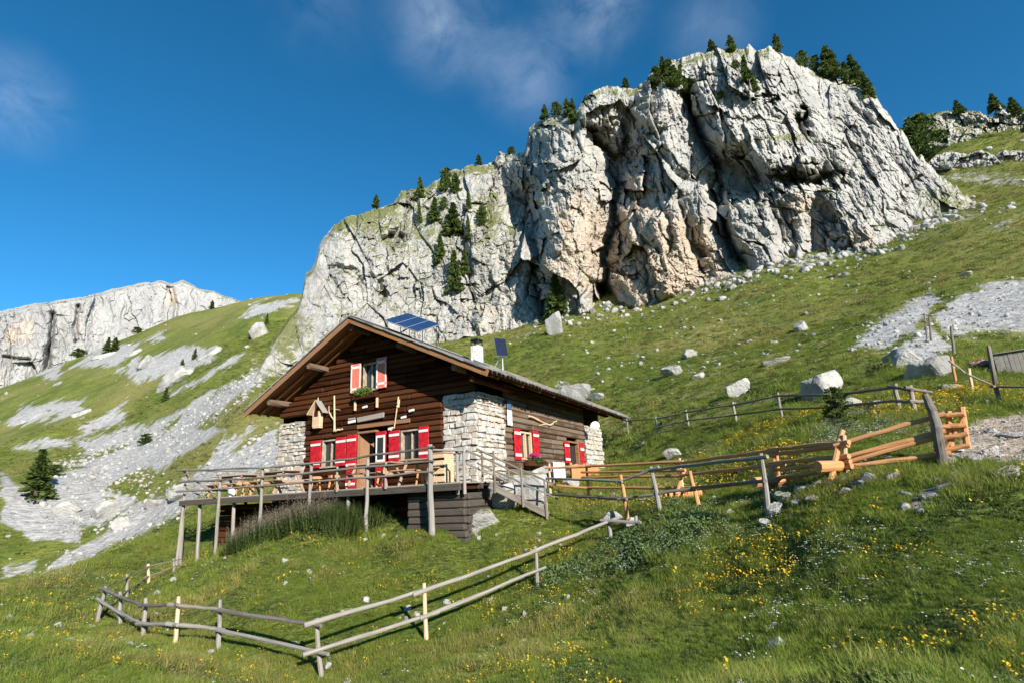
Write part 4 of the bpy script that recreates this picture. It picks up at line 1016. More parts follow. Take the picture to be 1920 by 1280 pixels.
# ------------------------------------------------------------------ fences and gate
def fpost(b, tp, r0, r1, deep=.35):
    g = on_ground(b[0], b[1], r0, r1); r = math.hypot(g.x, g.y)
    if tp is None: return g, g+Vector((0, 0, 1.1))
    return g, at(tp[0], tp[1], r)
def fence(name, label, posts, rails, mat, rmat, pr=.055, rr=.045, off=.06):
    """posts: (foot, head, near, far); rails: lists of (post index, fraction of its height)"""
    P = [fpost(*p) for p in posts]
    root = empty(name, P[0][0]); tag(root, label, 'fence'); O = P[0][0]
    for i, (g, h) in enumerate(P):
        d = (h-g); m = mat[i % len(mat)] if isinstance(mat, list) else mat
        pole('post', root, M[m], g-d.normalized()*.35-O, h-O, pr*1.1*random.uniform(.85, 1.15), pr*.85*random.uniform(.85, 1.1), 5, 8, .012)
    for k, rl in enumerate(rails):
        for (i, fi), (j, fj) in zip(rl[:-1], rl[1:]):
            a = P[i][0].lerp(P[i][1], fi); b = P[j][0].lerp(P[j][1], fj)
            d = (b-a); dn = d.normalized(); n = Vector((0, 0, 1)).cross(dn).normalized()
            if n.dot(a) > 0: n = -n                     # rails are nailed to the near face
            a2 = a+n*off-dn*random.uniform(.1, .3); b2 = b+n*off+dn*random.uniform(.1, .3)
            dz = random.uniform(-.015, .015)
            m = rmat[k % len(rmat)] if isinstance(rmat, list) else rmat
            pole('rail', root, M[m], a2-O+Vector((0, 0, dz)), b2-O, rr*1.12, rr*.85, 6, 8, .009)
    return root, P
fence('rail_fence', 'long grey two-rail pole fence bending around the grassy knoll in front', 
      [((182,1165),(198,1098),14,24),((225,1168),(225,1108),14,24),((268,1193),(273,1120),12,20),((328,1208),(335,1117),11,18),((410,1217),(413,1123),10,17),((603,1268),(593,1158),8.5,14),((799,1198),(795,1092),9,14),((1009,1098),(1003,1023),10,16),((1145,1012),(1140,972),11,18),((1195,992),(1192,966),11.5,16)],
      [[(0,.92),(1,.9),(2,.82),(3,.84),(4,.82),(5,.9)], [(0,.62),(1,.38),(2,.36),(3,.42),(4,.42),(5,.44)], [(5,.95),(6,.88),(7,.9),(8,.9),(9,.55)], [(5,.46),(6,.42),(7,.4)]], ['grey_wood','grey_wood','grey_wood','pale_wood','grey_wood','grey_wood','pale_wood','grey_wood'], ['dark_rail','grey_wood','grey_wood','grey_wood'], .044, .036)
fence('wire_fence', 'thin fence of slim posts running back from the knoll fence to the deck', [((184,1163),(200,1100),14,24),((238,1118),(238,1075),17,26),((278,1092),(278,1056),19,28),((326,1072),(326,1046),19,30)], [[(0,.9),(1,.85),(2,.85),(3,.85)], [(1,.3),(2,.35),(3,.4)]], ['pale_wood','grey_wood'], 'dark_rail', .04, .018, .03)
fence('hillside_fence', 'old dark-railed fence running up the slope behind the hut',
      [((1178,814),(1175,784),26,40),((1233,813),(1229,780),26,40),((1291,799),(1286,768),24,38),((1381,791),(1374,753),22,36),((1466,784),(1458,735),20,32),((1572,779),(1566,734),18,28),((1686,772),(1678,719),15,26),((1716,774),(1706,722),14,24),((1744,770),(1732,730),12,22)],
      [[(0,.85),(1,.85),(2,.85),(3,.85),(4,.86),(5,.86),(6,.88),(7,.86),(8,.9)], [(1,.35),(2,.35),(3,.35),(4,.35),(5,.36),(6,.4),(7,.4),(8,.4)]], 'grey_wood', 'dark_rail', .055, .04)
fence('path_fence', 'leaning posts and grey rails along the near side of the path to the hut',
      [((1442,970),(1426,849),8.5,13),((1312,952),(1293,882),11,16),((1238,958),(1220,874),11.5,17),((1178,980),(1163,889),12,18),((1024,957),(1017,888),14,21)],
      [[(0,.94),(2,.92),(3,.86),(4,.9)], [(0,.55),(1,.55),(3,.5),(4,.45)]], ['grey_wood','new_wood','grey_wood','new_wood','new_wood'], ['grey_wood','dark_rail'], .052, .032)
new_f, NP = fence('new_wood_fence', 'fresh orange pole fence sloping from the gate down to the hut',
      [((1762,868),(1745,775),9,14),((1587,888),(1582,815),10,16),((1462,915),(1455,836),11,18),((1283,938),(1274,858),13,20),((1104,937),(1099,868),16,23),((1032,925),(1030,868),17,25)],
      [[(0,.92),(1,.80),(2,.94)], [(2,.92),(3,.88)], [(3,.90),(4,.92),(5,.85)], [(0,.58),(1,.42),(2,.60)], [(2,.56),(3,.58),(4,.62)], [(0,.16),(1,.18),(2,.24),(3,.22)], [(0,.50),(1,.30),(2,.44)], [(1,.74),(2,.80)], [(3,.30),(4,.34),(5,.3)], [(3,.72),(4,.76)]], ['new_wood','pale_wood'], 'new_wood', .044, .04)
for i in (1, 2, 3):                                      # log cradles under the new rails
    g, h = NP[i]; O = NP[0][0]
    pole('brace', new_f, M['new_wood'], g+Vector((-.35, -.1, -.1))-O, g+Vector((.12, .05, .75))-O, .05, .045, 3, 8, .01)
    pole('cross_log', new_f, M['new_wood'], g+Vector((-.55, -.15, .14))-O, g+Vector((.5, .12, .16))-O, .1, .09, 2, 9, .01)
# gate of new wood with its old grey post
g0 = on_ground(1768, 873, 9, 13.5); r_ = math.hypot(g0.x, g0.y)
t_ = empty('gate_post', g0); tag(t_, 'thick bent grey gate post at the top of the new fence', 'post')
pts = [at(x, y, r_) for x, y in ((1769, 880), (1762, 835), (1757, 800), (1748, 768), (1734, 738))]
for a, b, q0, q1 in zip(pts[:-1], pts[1:], (.078, .075, .07, .064), (.075, .07, .064, .048)): pole('trunk', t_, M['dark_rail'], a-g0-(b-a)*.08, b-g0, q0, q1, 3, 10, .008)
t_ = empty('wooden_gate', on_ground(1790, 862, 9, 14)); tag(t_, 'small gate of fresh orange bars beside the bent grey post', 'gate'); O = t_.location.copy(); rg2 = math.hypot(O.x, O.y)
for (a, b, q) in (((1778, 770), (1786, 862), .045), ((1802, 762), (1814, 840), .05)): pole('stile', t_, M['new_wood'], at(*b, rg2)-O, at(*a, rg2)-O, q, q*.9, 3, 8, .008)
for (a, b) in (((1764, 778), (1808, 776)), ((1768, 800), (1812, 796)), ((1770, 820), (1814, 812)), ((1774, 842), (1818, 834))): pole('bar', t_, M['new_wood'], at(*a, rg2-.07)-O, at(*b, rg2-.07)-O, .04, .036, 3, 8, .008)
pole('brace', t_, M['new_wood'], at(1772, 842, rg2-.02)-O, at(1808, 778, rg2-.02)-O, .03, .03, 3, 8, .006)
fence('paddock_fence', 'short fence of bare posts between the boulder and the plank shed', [((1792,716),(1784,668),22,40),((1824,735),(1816,690),20,36),((1874,757),(1853,648),14,26),((1935,760),(1925,690),14,30)], [[(0,.8),(1,.75),(2,.32)], [(2,.3),(3,.5)]], ['new_wood','pale_wood','dark_rail'], ['pale_wood','dark_rail'], .05, .03)
for i, (b, tp, lb) in enumerate((((1738,640),(1733,588),'tall dark pole standing before the scree behind the boulder'), ((1745,640),(1742,594),'tall dark pole close beside its twin before the scree'), ((1788,668),(1783,612),'thin dark pole between the boulder and the plank shed'))):
    g, h = fpost(b, tp, 28, 60); t_ = empty('pole_stake', g); tag(t_, lb, 'pole'); pole('shaft', t_, M['dark_rail'], (0, 0, -.3), h-g, .075, .06, 4, 8, .015); pole('cross_peg', t_, M['dark_rail'], (h-g)*.8+Vector((-.3, 0, 0)), (h-g)*.82+Vector((.3, .05, 0)), .03, .03, 2, 6, .005)
# plank shed at the right edge
g = on_ground(1872, 702, 22, 40); az_ = math.atan2(g.x, g.y)
t_ = empty('plank_shed', g, -az_+R(6)); t_.scale = (.75, .75, .72); tag(t_, 'low grey upright-plank shed cut by the right edge', 'shed')
for k in range(11): pc('plank', t_, M['grey_wood'], (.1+.2*k, random.uniform(-.012, .012), .55), (.192, .04, 1.25+random.uniform(-.05, .03)))
for k in range(6): pc('side_plank', t_, M['dark_rail'], (-.03, .1+.2*k, .5), (.04, .19, 1.2))
pc('back', t_, M['log_side'], (1.1, 1.22, .5), (2.2, .05, 1.2)); beam('roof_sheet', t_, M['grey_wood'], (-.12, .6, 1.2), (2.4, .6, 1.24), 1.5, .05); pc('far_side', t_, M['log_side'], (2.2, .6, .5), (.05, 1.2, 1.2))
g = on_ground(1838, 693, 22, 40); t_ = empty('covered_heap', g, -az_); t_.scale = (.7, .7, .55); tag(t_, 'reddish tarpaulin-covered heap beside the plank shed', 'heap')
bm = bmesh.new(); bmesh.ops.create_uvsphere(bm, u_segments=16, v_segments=10, radius=1)
for v in bm.verts: v.co = Vector((v.co.x*.72, v.co.y*.5, max(v.co.z, -.2)*.42+.06*math.sin(v.co.x*9)+.05*math.sin(v.co.y*11+v.co.x*4)))
me = bpy.data.meshes.new('tarpaulin'); bm.to_mesh(me); bm.free(); M['tarp'] = plain('tarpaulin', (.34, .16, .15), .7, .25, .3); o = link('tarpaulin', me, t_, M['tarp']); o.location = (0, 0, .35)
for x in (-.5, 0, .5): pole('log', t_, M['log_side'], (x, -.62, .12), (x, .5, .12), .12, .12, 2, 9, .0)

# ------------------------------------------------------------------ boulders
def rock_mesh(seed, sub=3, rough=1.0):
    rs_ = np.random.RandomState(seed)
    bm = bmesh.new(); bmesh.ops.create_icosphere(bm, subdivisions=sub, radius=1)
    co = np.array([v.co for v in bm.verts]); n = co/np.linalg.norm(co, axis=1)[:, None]
    dirs = rs_.normal(size=(12, 3)); dirs /= np.linalg.norm(dirs, axis=1)[:, None]; hh = rs_.uniform(.52, .95, 12)
    r = np.min(np.where(n @ dirs.T > .05, hh[None]/np.maximum(n @ dirs.T, .05), 9), 1); r = np.minimum(r, 1.25)
    r = r*(1+.16*rough*(fbm(n[:, 0]*2.2+seed, n[:, 1]*2.2+n[:, 2]*1.7, seed, 4)-.5)+.05*rough*(fbm(n[:, 0]*8+seed, n[:, 2]*8+n[:, 1]*5, seed+3, 2)-.5))
    co = n*r[:, None]
    for v, c in zip(bm.verts, co): v.co = c
    me = bpy.data.meshes.new('boulder'); bm.to_mesh(me); bm.free(); me.materials.append(M['boulder']); return me
ROCKS = [rock_mesh(50+k, 4, 1.2) for k in range(5)]
SMALL = [rock_mesh(80+k, 2) for k in range(5)]
rk = random.Random(5)
def depth_of(g): return g.x*_fw[0]+g.y*_fw[1]+g.z*_fw[2]
def boulder(px, py, w, h, r0, r1, label, cat='boulder', group=None, name='boulder', sink=.25, mesh=None, tilt=.25, deep=.8, align=False):
    """px, py: foot of the stone in the photo; w, h: its size there"""
    g = on_ground(px, py, r0, r1); dist = depth_of(g)
    sx = w*dist/FOC/2; sz = h*dist/FOC/2
    o = link(name, mesh or rk.choice(ROCKS), None)
    sx *= .88; sz *= .9
    o.scale = (sx*1.05, sx*deep, sz*1.15); o.location = g+Vector((0, sx*.35, sz*(.88-sink)))
    o.rotation_euler = (rk.uniform(-tilt, tilt)*.5, rk.uniform(-tilt, tilt), -math.atan2(g.x, g.y)+rk.uniform(-.6, .6))
    if cat == 'outcrop':                                 # bedded in the slope
        e = max(1., sx); n = Vector((gz(g.x-e, g.y)-gz(g.x+e, g.y), gz(g.x, g.y-e)-gz(g.x, g.y+e), 2*e)).normalized()
        o.rotation_euler = (n.to_track_quat('Z', 'Y').to_matrix() @ Matrix.Rotation(rk.uniform(0, 6.28), 3, 'Z')).to_euler()
        o.scale = (sx*1.15, sx*.95, sz*1.0); o.location = g+Vector((0, sx*.3, sz*.1))
    tag(o, label, cat, group); return o
boulder(1545,744,74,72,16,40,'large white boulder with a dark left side on the slope behind the old fence')
boulder(1752,706,86,62,22,45,'big white rounded rock mass near the bare posts', sink=.3); boulder(1712,690,56,46,22,48,'cracked pale rock leaning on the big white rock mass', sink=.3); boulder(1690,678,60,34,22,50,'lower pale rock against the left of the big white rock mass')
boulder(1385,742,58,44,30,70,'white tilted boulder on the slope left of the large one'); boulder(1268,702,46,30,36,80,'grey boulder of a pair in the turf above the hut roof end'); boulder(1310,710,28,18,36,80,'small grey stone beside the grey boulder pair'); boulder(1294,670,36,18,40,90,'flat white stone above the grey boulder pair')
boulder(1078,752,70,52,40,100,'pale slanting slab just above the tiled eave'); boulder(1120,748,40,18,40,100,'low pale rock right of the slanting slab')
boulder(1508,622,26,32,50,110,'upright grey rock alone on the green slope under the crag'); boulder(1455,682,64,14,34,80,'long low pale rock band in the turf'); boulder(1778,731,44,16,14,34,'flat pale stone below the big white rock mass')
boulder(1600,764,44,26,14,32,'white rock behind the old fence, beside the dark shrub'); boulder(1645,766,40,24,14,30,'white rock behind the old fence near its last posts')
boulder(483,632,42,34,120,300,'lone pinkish boulder on the left ridge below the crag', sink=.4); boulder(385,668,50,28,110,320,'pale outcrop high on the left slope', 'outcrop', sink=.72, deep=1.2)
boulder(330,712,90,46,110,320,'broad pinkish outcrop in the middle of the left slope', 'outcrop', sink=.72, deep=1.2); boulder(270,690,40,48,110,320,'tall pale outcrop left of the broad pinkish one', 'outcrop', sink=.72, deep=1.2); boulder(250,662,36,20,120,330,'small outcrop above the tall pale one on the left slope', 'outcrop', sink=.72, deep=1.2)
boulder(190,670,50,22,130,340,'flat outcrop near the foot of the distant rock wall', 'outcrop', sink=.72, deep=1.2); boulder(60,785,70,26,80,260,'flat pale rock band at the far left of the slope', 'outcrop', sink=.72, deep=1.2); boulder(150,775,40,20,80,260,'small pale rock right of the flat band at far left', 'outcrop', sink=.72, deep=1.2)
boulder(1039,628,40,62,90,140,'sharp upright rock fin at the foot of the crag beside the big pine', sink=.2, deep=.6); boulder(906,628,40,38,90,140,'blocky rock at the foot of the crag above the chimney', sink=.2)
boulder(190,968,60,40,70,130,'grey rock at the lower end of the scree on the left', sink=.4); boulder(340,930,60,40,60,130,'rounded rock knob breaking through the left scree', sink=.5); boulder(120,960,50,26,70,130,'flat rock right of the lone spruce', sink=.4); boulder(290,950,50,34,60,130,'pale rock low on the left scree, right of the flat rock', sink=.5); boulder(225,990,40,26,60,130,'small pale rock at the bottom of the left scree', sink=.4)
boulder(1570,520,30,10,70,130,'thin pale ledge at the foot of the crag', sink=.3); boulder(1812,518,30,11,60,130,'flat white stone high on the right slope'); boulder(1900,820,60,16,9,20,'low stone at the upper edge of the gravel', sink=.4)

# white rocks round the foot of the steps
boulder(990,950,92,84,13,19,'big whitewashed rock at the foot of the deck steps', sink=.2, tilt=.1); boulder(935,952,84,64,13,19,'pale pinkish rock under the steps handrail', sink=.2); boulder(905,988,76,36,12,18,'flat white rock in the grass below the steps', sink=.3); boulder(880,1000,44,20,12,18,'small white rock against the cellar wall', sink=.3); boulder(962,912,96,40,14,21,'white rock ledge under the stone corner of the hut', sink=.2)
boulder(1012,906,88,44,15,22,'white rock below the side window flower box', sink=.2); boulder(1072,915,44,26,16,24,'white rock behind the new fence near the hut', sink=.2); boulder(1265,856,44,18,14,26,'white stone on the grass behind the new fence', sink=.2)
boulder(1152,978,40,26,12,19,'pale rock in the dark gap under the path fence'); boulder(1190,985,30,20,12,19,'small rock beside the orange post of the path fence')
boulder(1112,880,20,12,18,30,'little white stone on the bank right of the hut')
ORD = ('first', 'second', 'third', 'fourth', 'fifth', 'sixth', 'seventh', 'eighth', 'ninth', 'tenth', 'eleventh', 'twelfth', 'thirteenth', 'fourteenth')
for n_, (px, py, w, h) in enumerate(sorted(((1462,962,36,30),(1476,938,34,26),(1505,925,30,22),(1532,918,28,22),(1556,915,30,20),(1580,908,30,20),(1462,935,26,20),(1610,912,34,18),(1634,905,32,26),(1668,900,40,18),(1500,948,26,18),(1530,938,30,16),(1590,924,26,14),(1440,985,26,18)))):
    boulder(px, py, w, h, 8.5, 13.5, ORD[n_]+' rough pale stone from the left in the low row below the new fence', 'stone', 'stones of the low row', 'stone', .25)
for n_, (px, py, w, h) in enumerate(sorted(((1780,868,36,26),(1808,862,34,26),(1838,866,30,24),(1860,852,34,24),(1795,850,28,20),(1905,895,50,34),(1700,955,26,14),(1740,935,34,16),(1770,915,30,14),(1750,905,26,14),(1702,930,26,14)))):
    boulder(px, py, w, h, 7.5, 14, ORD[n_]+' pale stone from the left in the scatter below gate and gravel', 'stone', 'stones below the gate', 'stone', .3)

# ------------------------------------------------------------------ trees
def conifer_meshes(seed, n, shape):
    """crown of many small needle sprays and a tapered trunk with limbs, one unit tall"""
    rs_ = random.Random(seed); V = []; F = []
    wid = {'spruce': .27, 'pine': .32, 'bush': .50}[shape]
    def prof(z):
        if shape == 'spruce': return wid*(1-z)**.85+.012
        if shape == 'pine': return wid*(1-z)**.55*(.82+.18*math.sin(11*z+1))+.01
        return wid*math.sqrt(max(0, 1-(z-.32)**2/.5))
    z0 = {'spruce': .05, 'pine': .06, 'bush': .0}[shape]
    limbs = []
    for i in range(84):
        z = z0+(1-z0)*((i+rs_.random())/84); a = rs_.uniform(0, 6.283); L = max(.03, prof((z-z0)/(1-z0)))*rs_.uniform(.62, 1.12); limbs.append((z, a, L))
    for i in range(n):
        z, a, L = rs_.choice(limbs); q = rs_.random()**.55; a2 = a+rs_.gauss(0, .22)
        droop = -.10 if shape == 'spruce' else .06
        c = Vector((math.cos(a2)*L*q, math.sin(a2)*L*q, z+droop*L*q*2+rs_.gauss(0, .014)))
        d = Vector((math.cos(a2)+rs_.gauss(0, .5), math.sin(a2)+rs_.gauss(0, .5), rs_.gauss(.25, .45))).normalized()
        b = d.cross(Vector((rs_.gauss(0, 1), rs_.gauss(0, 1), rs_.gauss(0, 1)))).normalized(); s = rs_.uniform(.034, .062)
        k = len(V); V += [c-d*s, c+b*s*.55, c+d*s, c-b*s*.55]; F.append((k, k+1, k+2, k+3))
    cr = bpy.data.meshes.new('crown'); cr.from_pydata(V, [], F); cr.materials.append(M['needle'])
    V = []; F = []
    def tube(p0, p1, r0, r1, m=6):
        fr = frame_x(p0, p1); L = (Vector(p1)-Vector(p0)).length; k = len(V)
        for x, r in ((0, r0), (L, r1)):
            for j in range(m): V.append(fr @ Vector((x, r*math.cos(6.283*j/m), r*math.sin(6.283*j/m))))
        for j in range(m): F.append((k+j, k+(j+1) % m, k+m+(j+1) % m, k+m+j))
    tube((0, 0, -.08), (0, 0, .5), .028, .017); tube((0, 0, .5), (0, 0, .95), .017, .004)
    for z, a, L in limbs[::3]: tube((0, 0, z), (math.cos(a)*L*.8, math.sin(a)*L*.8, z), .007, .002, 4)
    tr = bpy.data.meshes.new('trunk'); tr.from_pydata([tuple(v) for v in V], [], F); tr.materials.append(M['bark'])
    return cr, tr
TREES = {s: [conifer_meshes(sd+i, n, s) for i in range(3)] for s, sd, n in (('spruce', 10, 2600), ('pine', 20, 2400), ('bush', 30, 2600))}
tk = random.Random(3)
def tree(P, h, shape, label, group, name=None, wide=1.0, cat='tree'):
    nm = name or {'spruce': 'spruce_tree', 'pine': 'stone_pine', 'bush': 'mountain_shrub'}[shape]
    cr, tr = tk.choice(TREES[shape])
    r_ = empty(nm, P, tk.uniform(0, 6.28)); r_.scale = (h*wide, h*wide, h); tag(r_, label, cat, group)
    link('crown', cr, r_); link('trunk', tr, r_)
    return r_
CT = 'trees on the crag'
for px, py, hp, shape, wide, lb in (
  (1335,96,24,'pine',1.2,'small round pine on the summit of the crag, leftmost of three'), (1373,100,38,'pine',.95,'slim pine on the summit of the crag between two others'), (1459,98,40,'pine',.8,'dark thin pine right of the white summit tooth'),
  (1505,124,30,'bush',.9,'low dark pine scrub on the summit right of the thin pine'), (1530,136,32,'bush',.8,'pine scrub touching the tallest summit tree'), (1562,152,74,'spruce',1.25,'tallest pine on the right shoulder of the crag'), (1590,152,40,'spruce',1.2,'small spruce just right of the tallest summit pine'), (1606,158,62,'spruce',1.0,'pointed spruce on the right shoulder of the crag'), (1630,186,56,'spruce',.9,'rightmost spruce leaning down the right shoulder of the crag'), (1618,170,40,'spruce',1.0,'short spruce between the two at the right shoulder'),
  (1262,166,62,'spruce',1.2,'tall pine in the dense clump left of the summit'), (1283,166,50,'spruce',1.2,'pine at the right of the dense clump left of the summit'), (1246,140,38,'spruce',1.0,'small spruce at the top of the dense clump'), (1233,162,42,'bush',.6,'bushy pine at the left of the dense clump'), (1270,172,40,'bush',.9,'low pine at the foot of the dense clump'),
  (1173,164,22,'pine',1.2,'tiny round pine on the flat step of the crag'), (1022,218,32,'pine',1.0,'single pine on the corner of the big left buttress'), (1044,218,28,'bush',.8,'low pine in the middle of the buttress group'), (1064,220,38,'pine',.9,'taller pine of the buttress group'), (1076,232,52,'spruce',.8,'spruce hanging over the edge of the left buttress'),
  (960,284,14,'bush',1.1,'tiny shrub on the skyline left of the buttress'), (898,304,22,'pine',1.1,'small pine on the long left skyline'), (836,362,48,'bush',.65,'broad dark pine on the left shoulder'), (854,364,42,'pine',.95,'pine at the right of the broad one on the left shoulder'), (787,372,42,'spruce',.95,'spruce on the left skyline beside a white knob'), (705,390,28,'pine',1.0,'lone pine on the grassy left skyline'),
  (850,444,66,'spruce',1.2,'large dark pine in the middle of the left face'), (815,418,50,'spruce',.95,'spruce left of the large pine on the left face'), (878,394,34,'spruce',.8,'small spruce above and right of the large pine'), (832,395,26,'bush',.7,'small bush above the large pine'), (878,446,44,'spruce',.6,'thin spruce touching the right of the large pine'), (786,420,46,'spruce',.5,'thin spruce on the ledge below the left skyline'),
  (825,494,56,'spruce',.9,'spruce on the ledge in the lower left face'), (853,548,80,'spruce',.85,'tall spruce low in the gully of the left face'), (872,516,50,'spruce',.75,'spruce right of the tall gully spruce'), (906,424,42,'bush',.5,'shrub on the grassy ramp by the dark hollow'),
  (1046,596,84,'spruce',1.15,'big green spruce at the foot of the crag'), (1402,150,52,'spruce',.8,'dark spruce climbing the summit rocks'), (1414,172,44,'spruce',.9,'lower of two spruces on the summit rocks'), (1352,186,16,'bush',1.0,'tiny shrub on the summit face'), (1380,128,14,'bush',1.2,'small green tuft near the white summit tooth')):
    P = on_crag(px, py) if py != 596 else on_ground(1046, 600, 95, 126)
    tree(P, hp*depth_of(P)/FOC*1.05, shape, lb, CT, wide=wide)
for px, py, hp, shape, wide, lb, r0, r1 in ((1733,300,88,'bush',1.0,'big round dark green tree on the slope right of the crag',150,240), (1726,312,60,'bush',1.1,'low bush at the foot of the big round tree right of the crag',140,230),
  (65,936,86,'spruce',1.25,'lone dark spruce at the left edge below the scree',60,130), (397,580,16,'pine',1.1,'tiny pine on the left skyline before the distant wall',150,400), (200,664,30,'spruce',1.1,'dark spruce below the distant wall, left of a pair',150,400), (214,660,26,'pine',1.1,'small pine right of the dark spruce below the distant wall',150,400), (148,661,16,'bush',1.6,'dark round bush below the distant wall',150,400), (310,752,24,'spruce',1.2,'small spruce in the middle of the left slope',80,260), (365,674,20,'spruce',1.0,'small spruce above the pale outcrop on the left slope',100,320), (341,692,18,'pine',1.0,'small pine on the broad pinkish outcrop',100,320), (272,832,18,'bush',1.5,'round green bush in the left scree',70,200), (257,626,12,'bush',1.6,'tiny bush on the upper left slope',150,400), (500,610,22,'spruce',.8,'thin spruce beside the lone pinkish boulder',110,300), (100,892,20,'bush',1.5,'low bush right of the lone spruce',60,140)):
    g = on_ground(px, py, r0, r1); tree(g, hp*depth_of(g)/FOC*1.05, shape, lb, 'trees on the slopes', wide=wide)
for px, py, hp, wide, lb in ((1800,212,28,1.4,'small pine on the flat skyline rock at right'), (1868,206,34,1.3,'small pine on the upright skyline rock at far right'), (1905,215,30,1.4,'tiny pine at the right edge of the skyline')):
    tree(on_ridge(px, py+2) if px < 1890 else at(px, py, 236), hp*.2*1.1, 'spruce', lb, 'trees on the right skyline', wide=wide)
g = on_ground(1572, 788, 14, 26); tree(g, 62*depth_of(g)/FOC, 'bush', 'dark young spruce shrub at the old fence', None, 'fence_shrub', .8, 'shrub')
g = on_ground(1130, 842, 26, 40); tree(g, 30*depth_of(g)/FOC, 'bush', 'low dark shrub against the far corner of the hut', None, 'corner_shrub', 1.2, 'shrub')

# ------------------------------------------------------------------ scattered growth: instanced on points
def source(name, me):
    return bpy.data.objects.new(name, me)
def scatter(name, P, rot, sc, idx, srcs, tint, label, cat):
    col = bpy.data.collections.new(name+'_pieces')
    for i, s in enumerate(srcs): s.name = '%s_piece_%02d' % (name, i); col.objects.link(s)
    me = bpy.data.meshes.new(name); me.vertices.add(len(P)); me.vertices.foreach_set('co', np.ascontiguousarray(P, np.float32).ravel())
    a = me.attributes.new('rot', 'FLOAT_VECTOR', 'POINT'); a.data.foreach_set('vector', np.ascontiguousarray(rot, np.float32).ravel())
    attr(me, 'sc', sc); attr(me, 'tint', tint)
    a = me.attributes.new('pick', 'INT', 'POINT'); a.data.foreach_set('value', np.ascontiguousarray(idx, np.int32))
    o = link(name, me); tag(o, label, cat, kind='stuff')
    ng = bpy.data.node_groups.new(name, 'GeometryNodeTree')
    ng.interface.new_socket('Geometry', in_out='INPUT', socket_type='NodeSocketGeometry'); ng.interface.new_socket('Geometry', in_out='OUTPUT', socket_type='NodeSocketGeometry')
    N, L = ng.nodes, ng.links
    gi, go = N.new('NodeGroupInput'), N.new('NodeGroupOutput')
    ip = N.new('GeometryNodeInstanceOnPoints'); ci = N.new('GeometryNodeCollectionInfo')
    ci.inputs['Collection'].default_value = col; ci.inputs['Separate Children'].default_value = True; ci.inputs['Reset Children'].default_value = True
    def na(n_, t_):
        k = N.new('GeometryNodeInputNamedAttribute'); k.data_type = t_; k.inputs['Name'].default_value = n_; return k.outputs['Attribute']
    er = N.new('FunctionNodeEulerToRotation'); L.new(na('rot', 'FLOAT_VECTOR'), er.inputs[0])
    L.new(gi.outputs[0], ip.inputs['Points']); L.new(ci.outputs[0], ip.inputs['Instance']); ip.inputs['Pick Instance'].default_value = True
    L.new(na('pick', 'INT'), ip.inputs['Instance Index']); L.new(er.outputs[0], ip.inputs['Rotation']); L.new(na('sc', 'FLOAT'), ip.inputs['Scale'])
    L.new(ip.outputs[0], go.inputs[0])
    md = o.modifiers.new('scatter', 'NODES'); md.node_group = ng
    return o
def blade_mat(name, lo, hi, dry, trans=.3):
    """tint: 0 dark, .5 fresh, 1 dry"""
    t = NT(name); ti = t.att('tint', True); r = t.node('NewGeometry').outputs['Random Per Island']
    c = t.mix(t.mr(ti, 0, .5), lo, hi); c = t.mix(t.mr(ti, .55, 1.), c, dry)
    c = t.mix(t.math('MULTIPLY', r, .55), c, tuple(q*.55 for q in hi)); c = t.mix(t.math('MULTIPLY', t.mr(r, .86, .9), .8), c, (.36, .30, .13))
    t.color(c).rough(.6)
    tr = t.node('BsdfTranslucent'); t.put(tr.inputs['Color'], c); mx = t.node('MixShader'); mx.inputs[0].default_value = trans
    t.l.new(t.b.outputs[0], mx.inputs[1]); t.l.new(tr.outputs[0], mx.inputs[2]); t.l.new(mx.outputs[0], t.out.inputs['Surface']); return t.m
M['grass'] = blade_mat('grass_blades', (.110, .180, .024), (.265, .350, .050), (.45, .38, .135), .45)
M['herb'] = blade_mat('herb_leaves', (.060, .105, .024), (.150, .215, .052), (.26, .24, .09), .35)
def tuft(seed, n, h, spread, lean, w, mat, leafy=False):
    rs_ = random.Random(seed); V = []; F = []
    for i in range(n):
        a = rs_.uniform(0, 6.283); q = spread*math.sqrt(rs_.random()); b = Vector((math.cos(a)*q, math.sin(a)*q, -.02))
        d = a+rs_.gauss(0, .9); hh = h*rs_.uniform(.45, 1.1); ln = lean*rs_.uniform(.2, 1.3)*hh
        dv = Vector((math.cos(d), math.sin(d), 0)); sv_ = Vector((-dv.y, dv.x, 0))*w*rs_.uniform(.6, 1.3); k = len(V)
        p1 = b+dv*ln*.25+Vector((0, 0, hh*.5)); p2 = b+dv*ln+Vector((0, 0, hh*(.92 if not leafy else .7)))
        m = 1.0 if not leafy else 2.2
        V += [b-sv_*.7, b+sv_*.7, p1+sv_*.8*m, p1-sv_*.8*m, p2]
        F += [(k, k+1, k+2, k+3), (k+3, k+2, k+4)]
    me = bpy.data.meshes.new('tuft'); me.from_pydata(V, [], F); me.materials.append(M[mat]); return source('tuft', me)
TUFTS = [tuft(1, 50, .09, .11, .9, .0035, 'grass'), tuft(2, 50, .115, .11, 1.0, .0035, 'grass'), tuft(3, 44, .065, .12, 1.1, .004, 'grass'), tuft(4, 40, .05, .11, 1.2, .006, 'herb', True), tuft(5, 16, .17, .08, .8, .0028, 'grass'), tuft(6, 42, .065, .11, 1.1, .0045, 'herb', True)]
rn = np.random.RandomState(4)
def sector(n, r0, r1, az0=-50, az1=50):
    r = np.sqrt(rn.uniform(r0*r0, r1*r1, n)); a = np.radians(rn.uniform(az0, az1, n)); return r*np.sin(a), r*np.cos(a), r
def hut_local(x, y):
    c, s = math.cos(-HUT_RZ), math.sin(-HUT_RZ); dx, dy = x-HUT_O.x, y-HUT_O.y
    return dx*c-dy*s, dx*s+dy*c
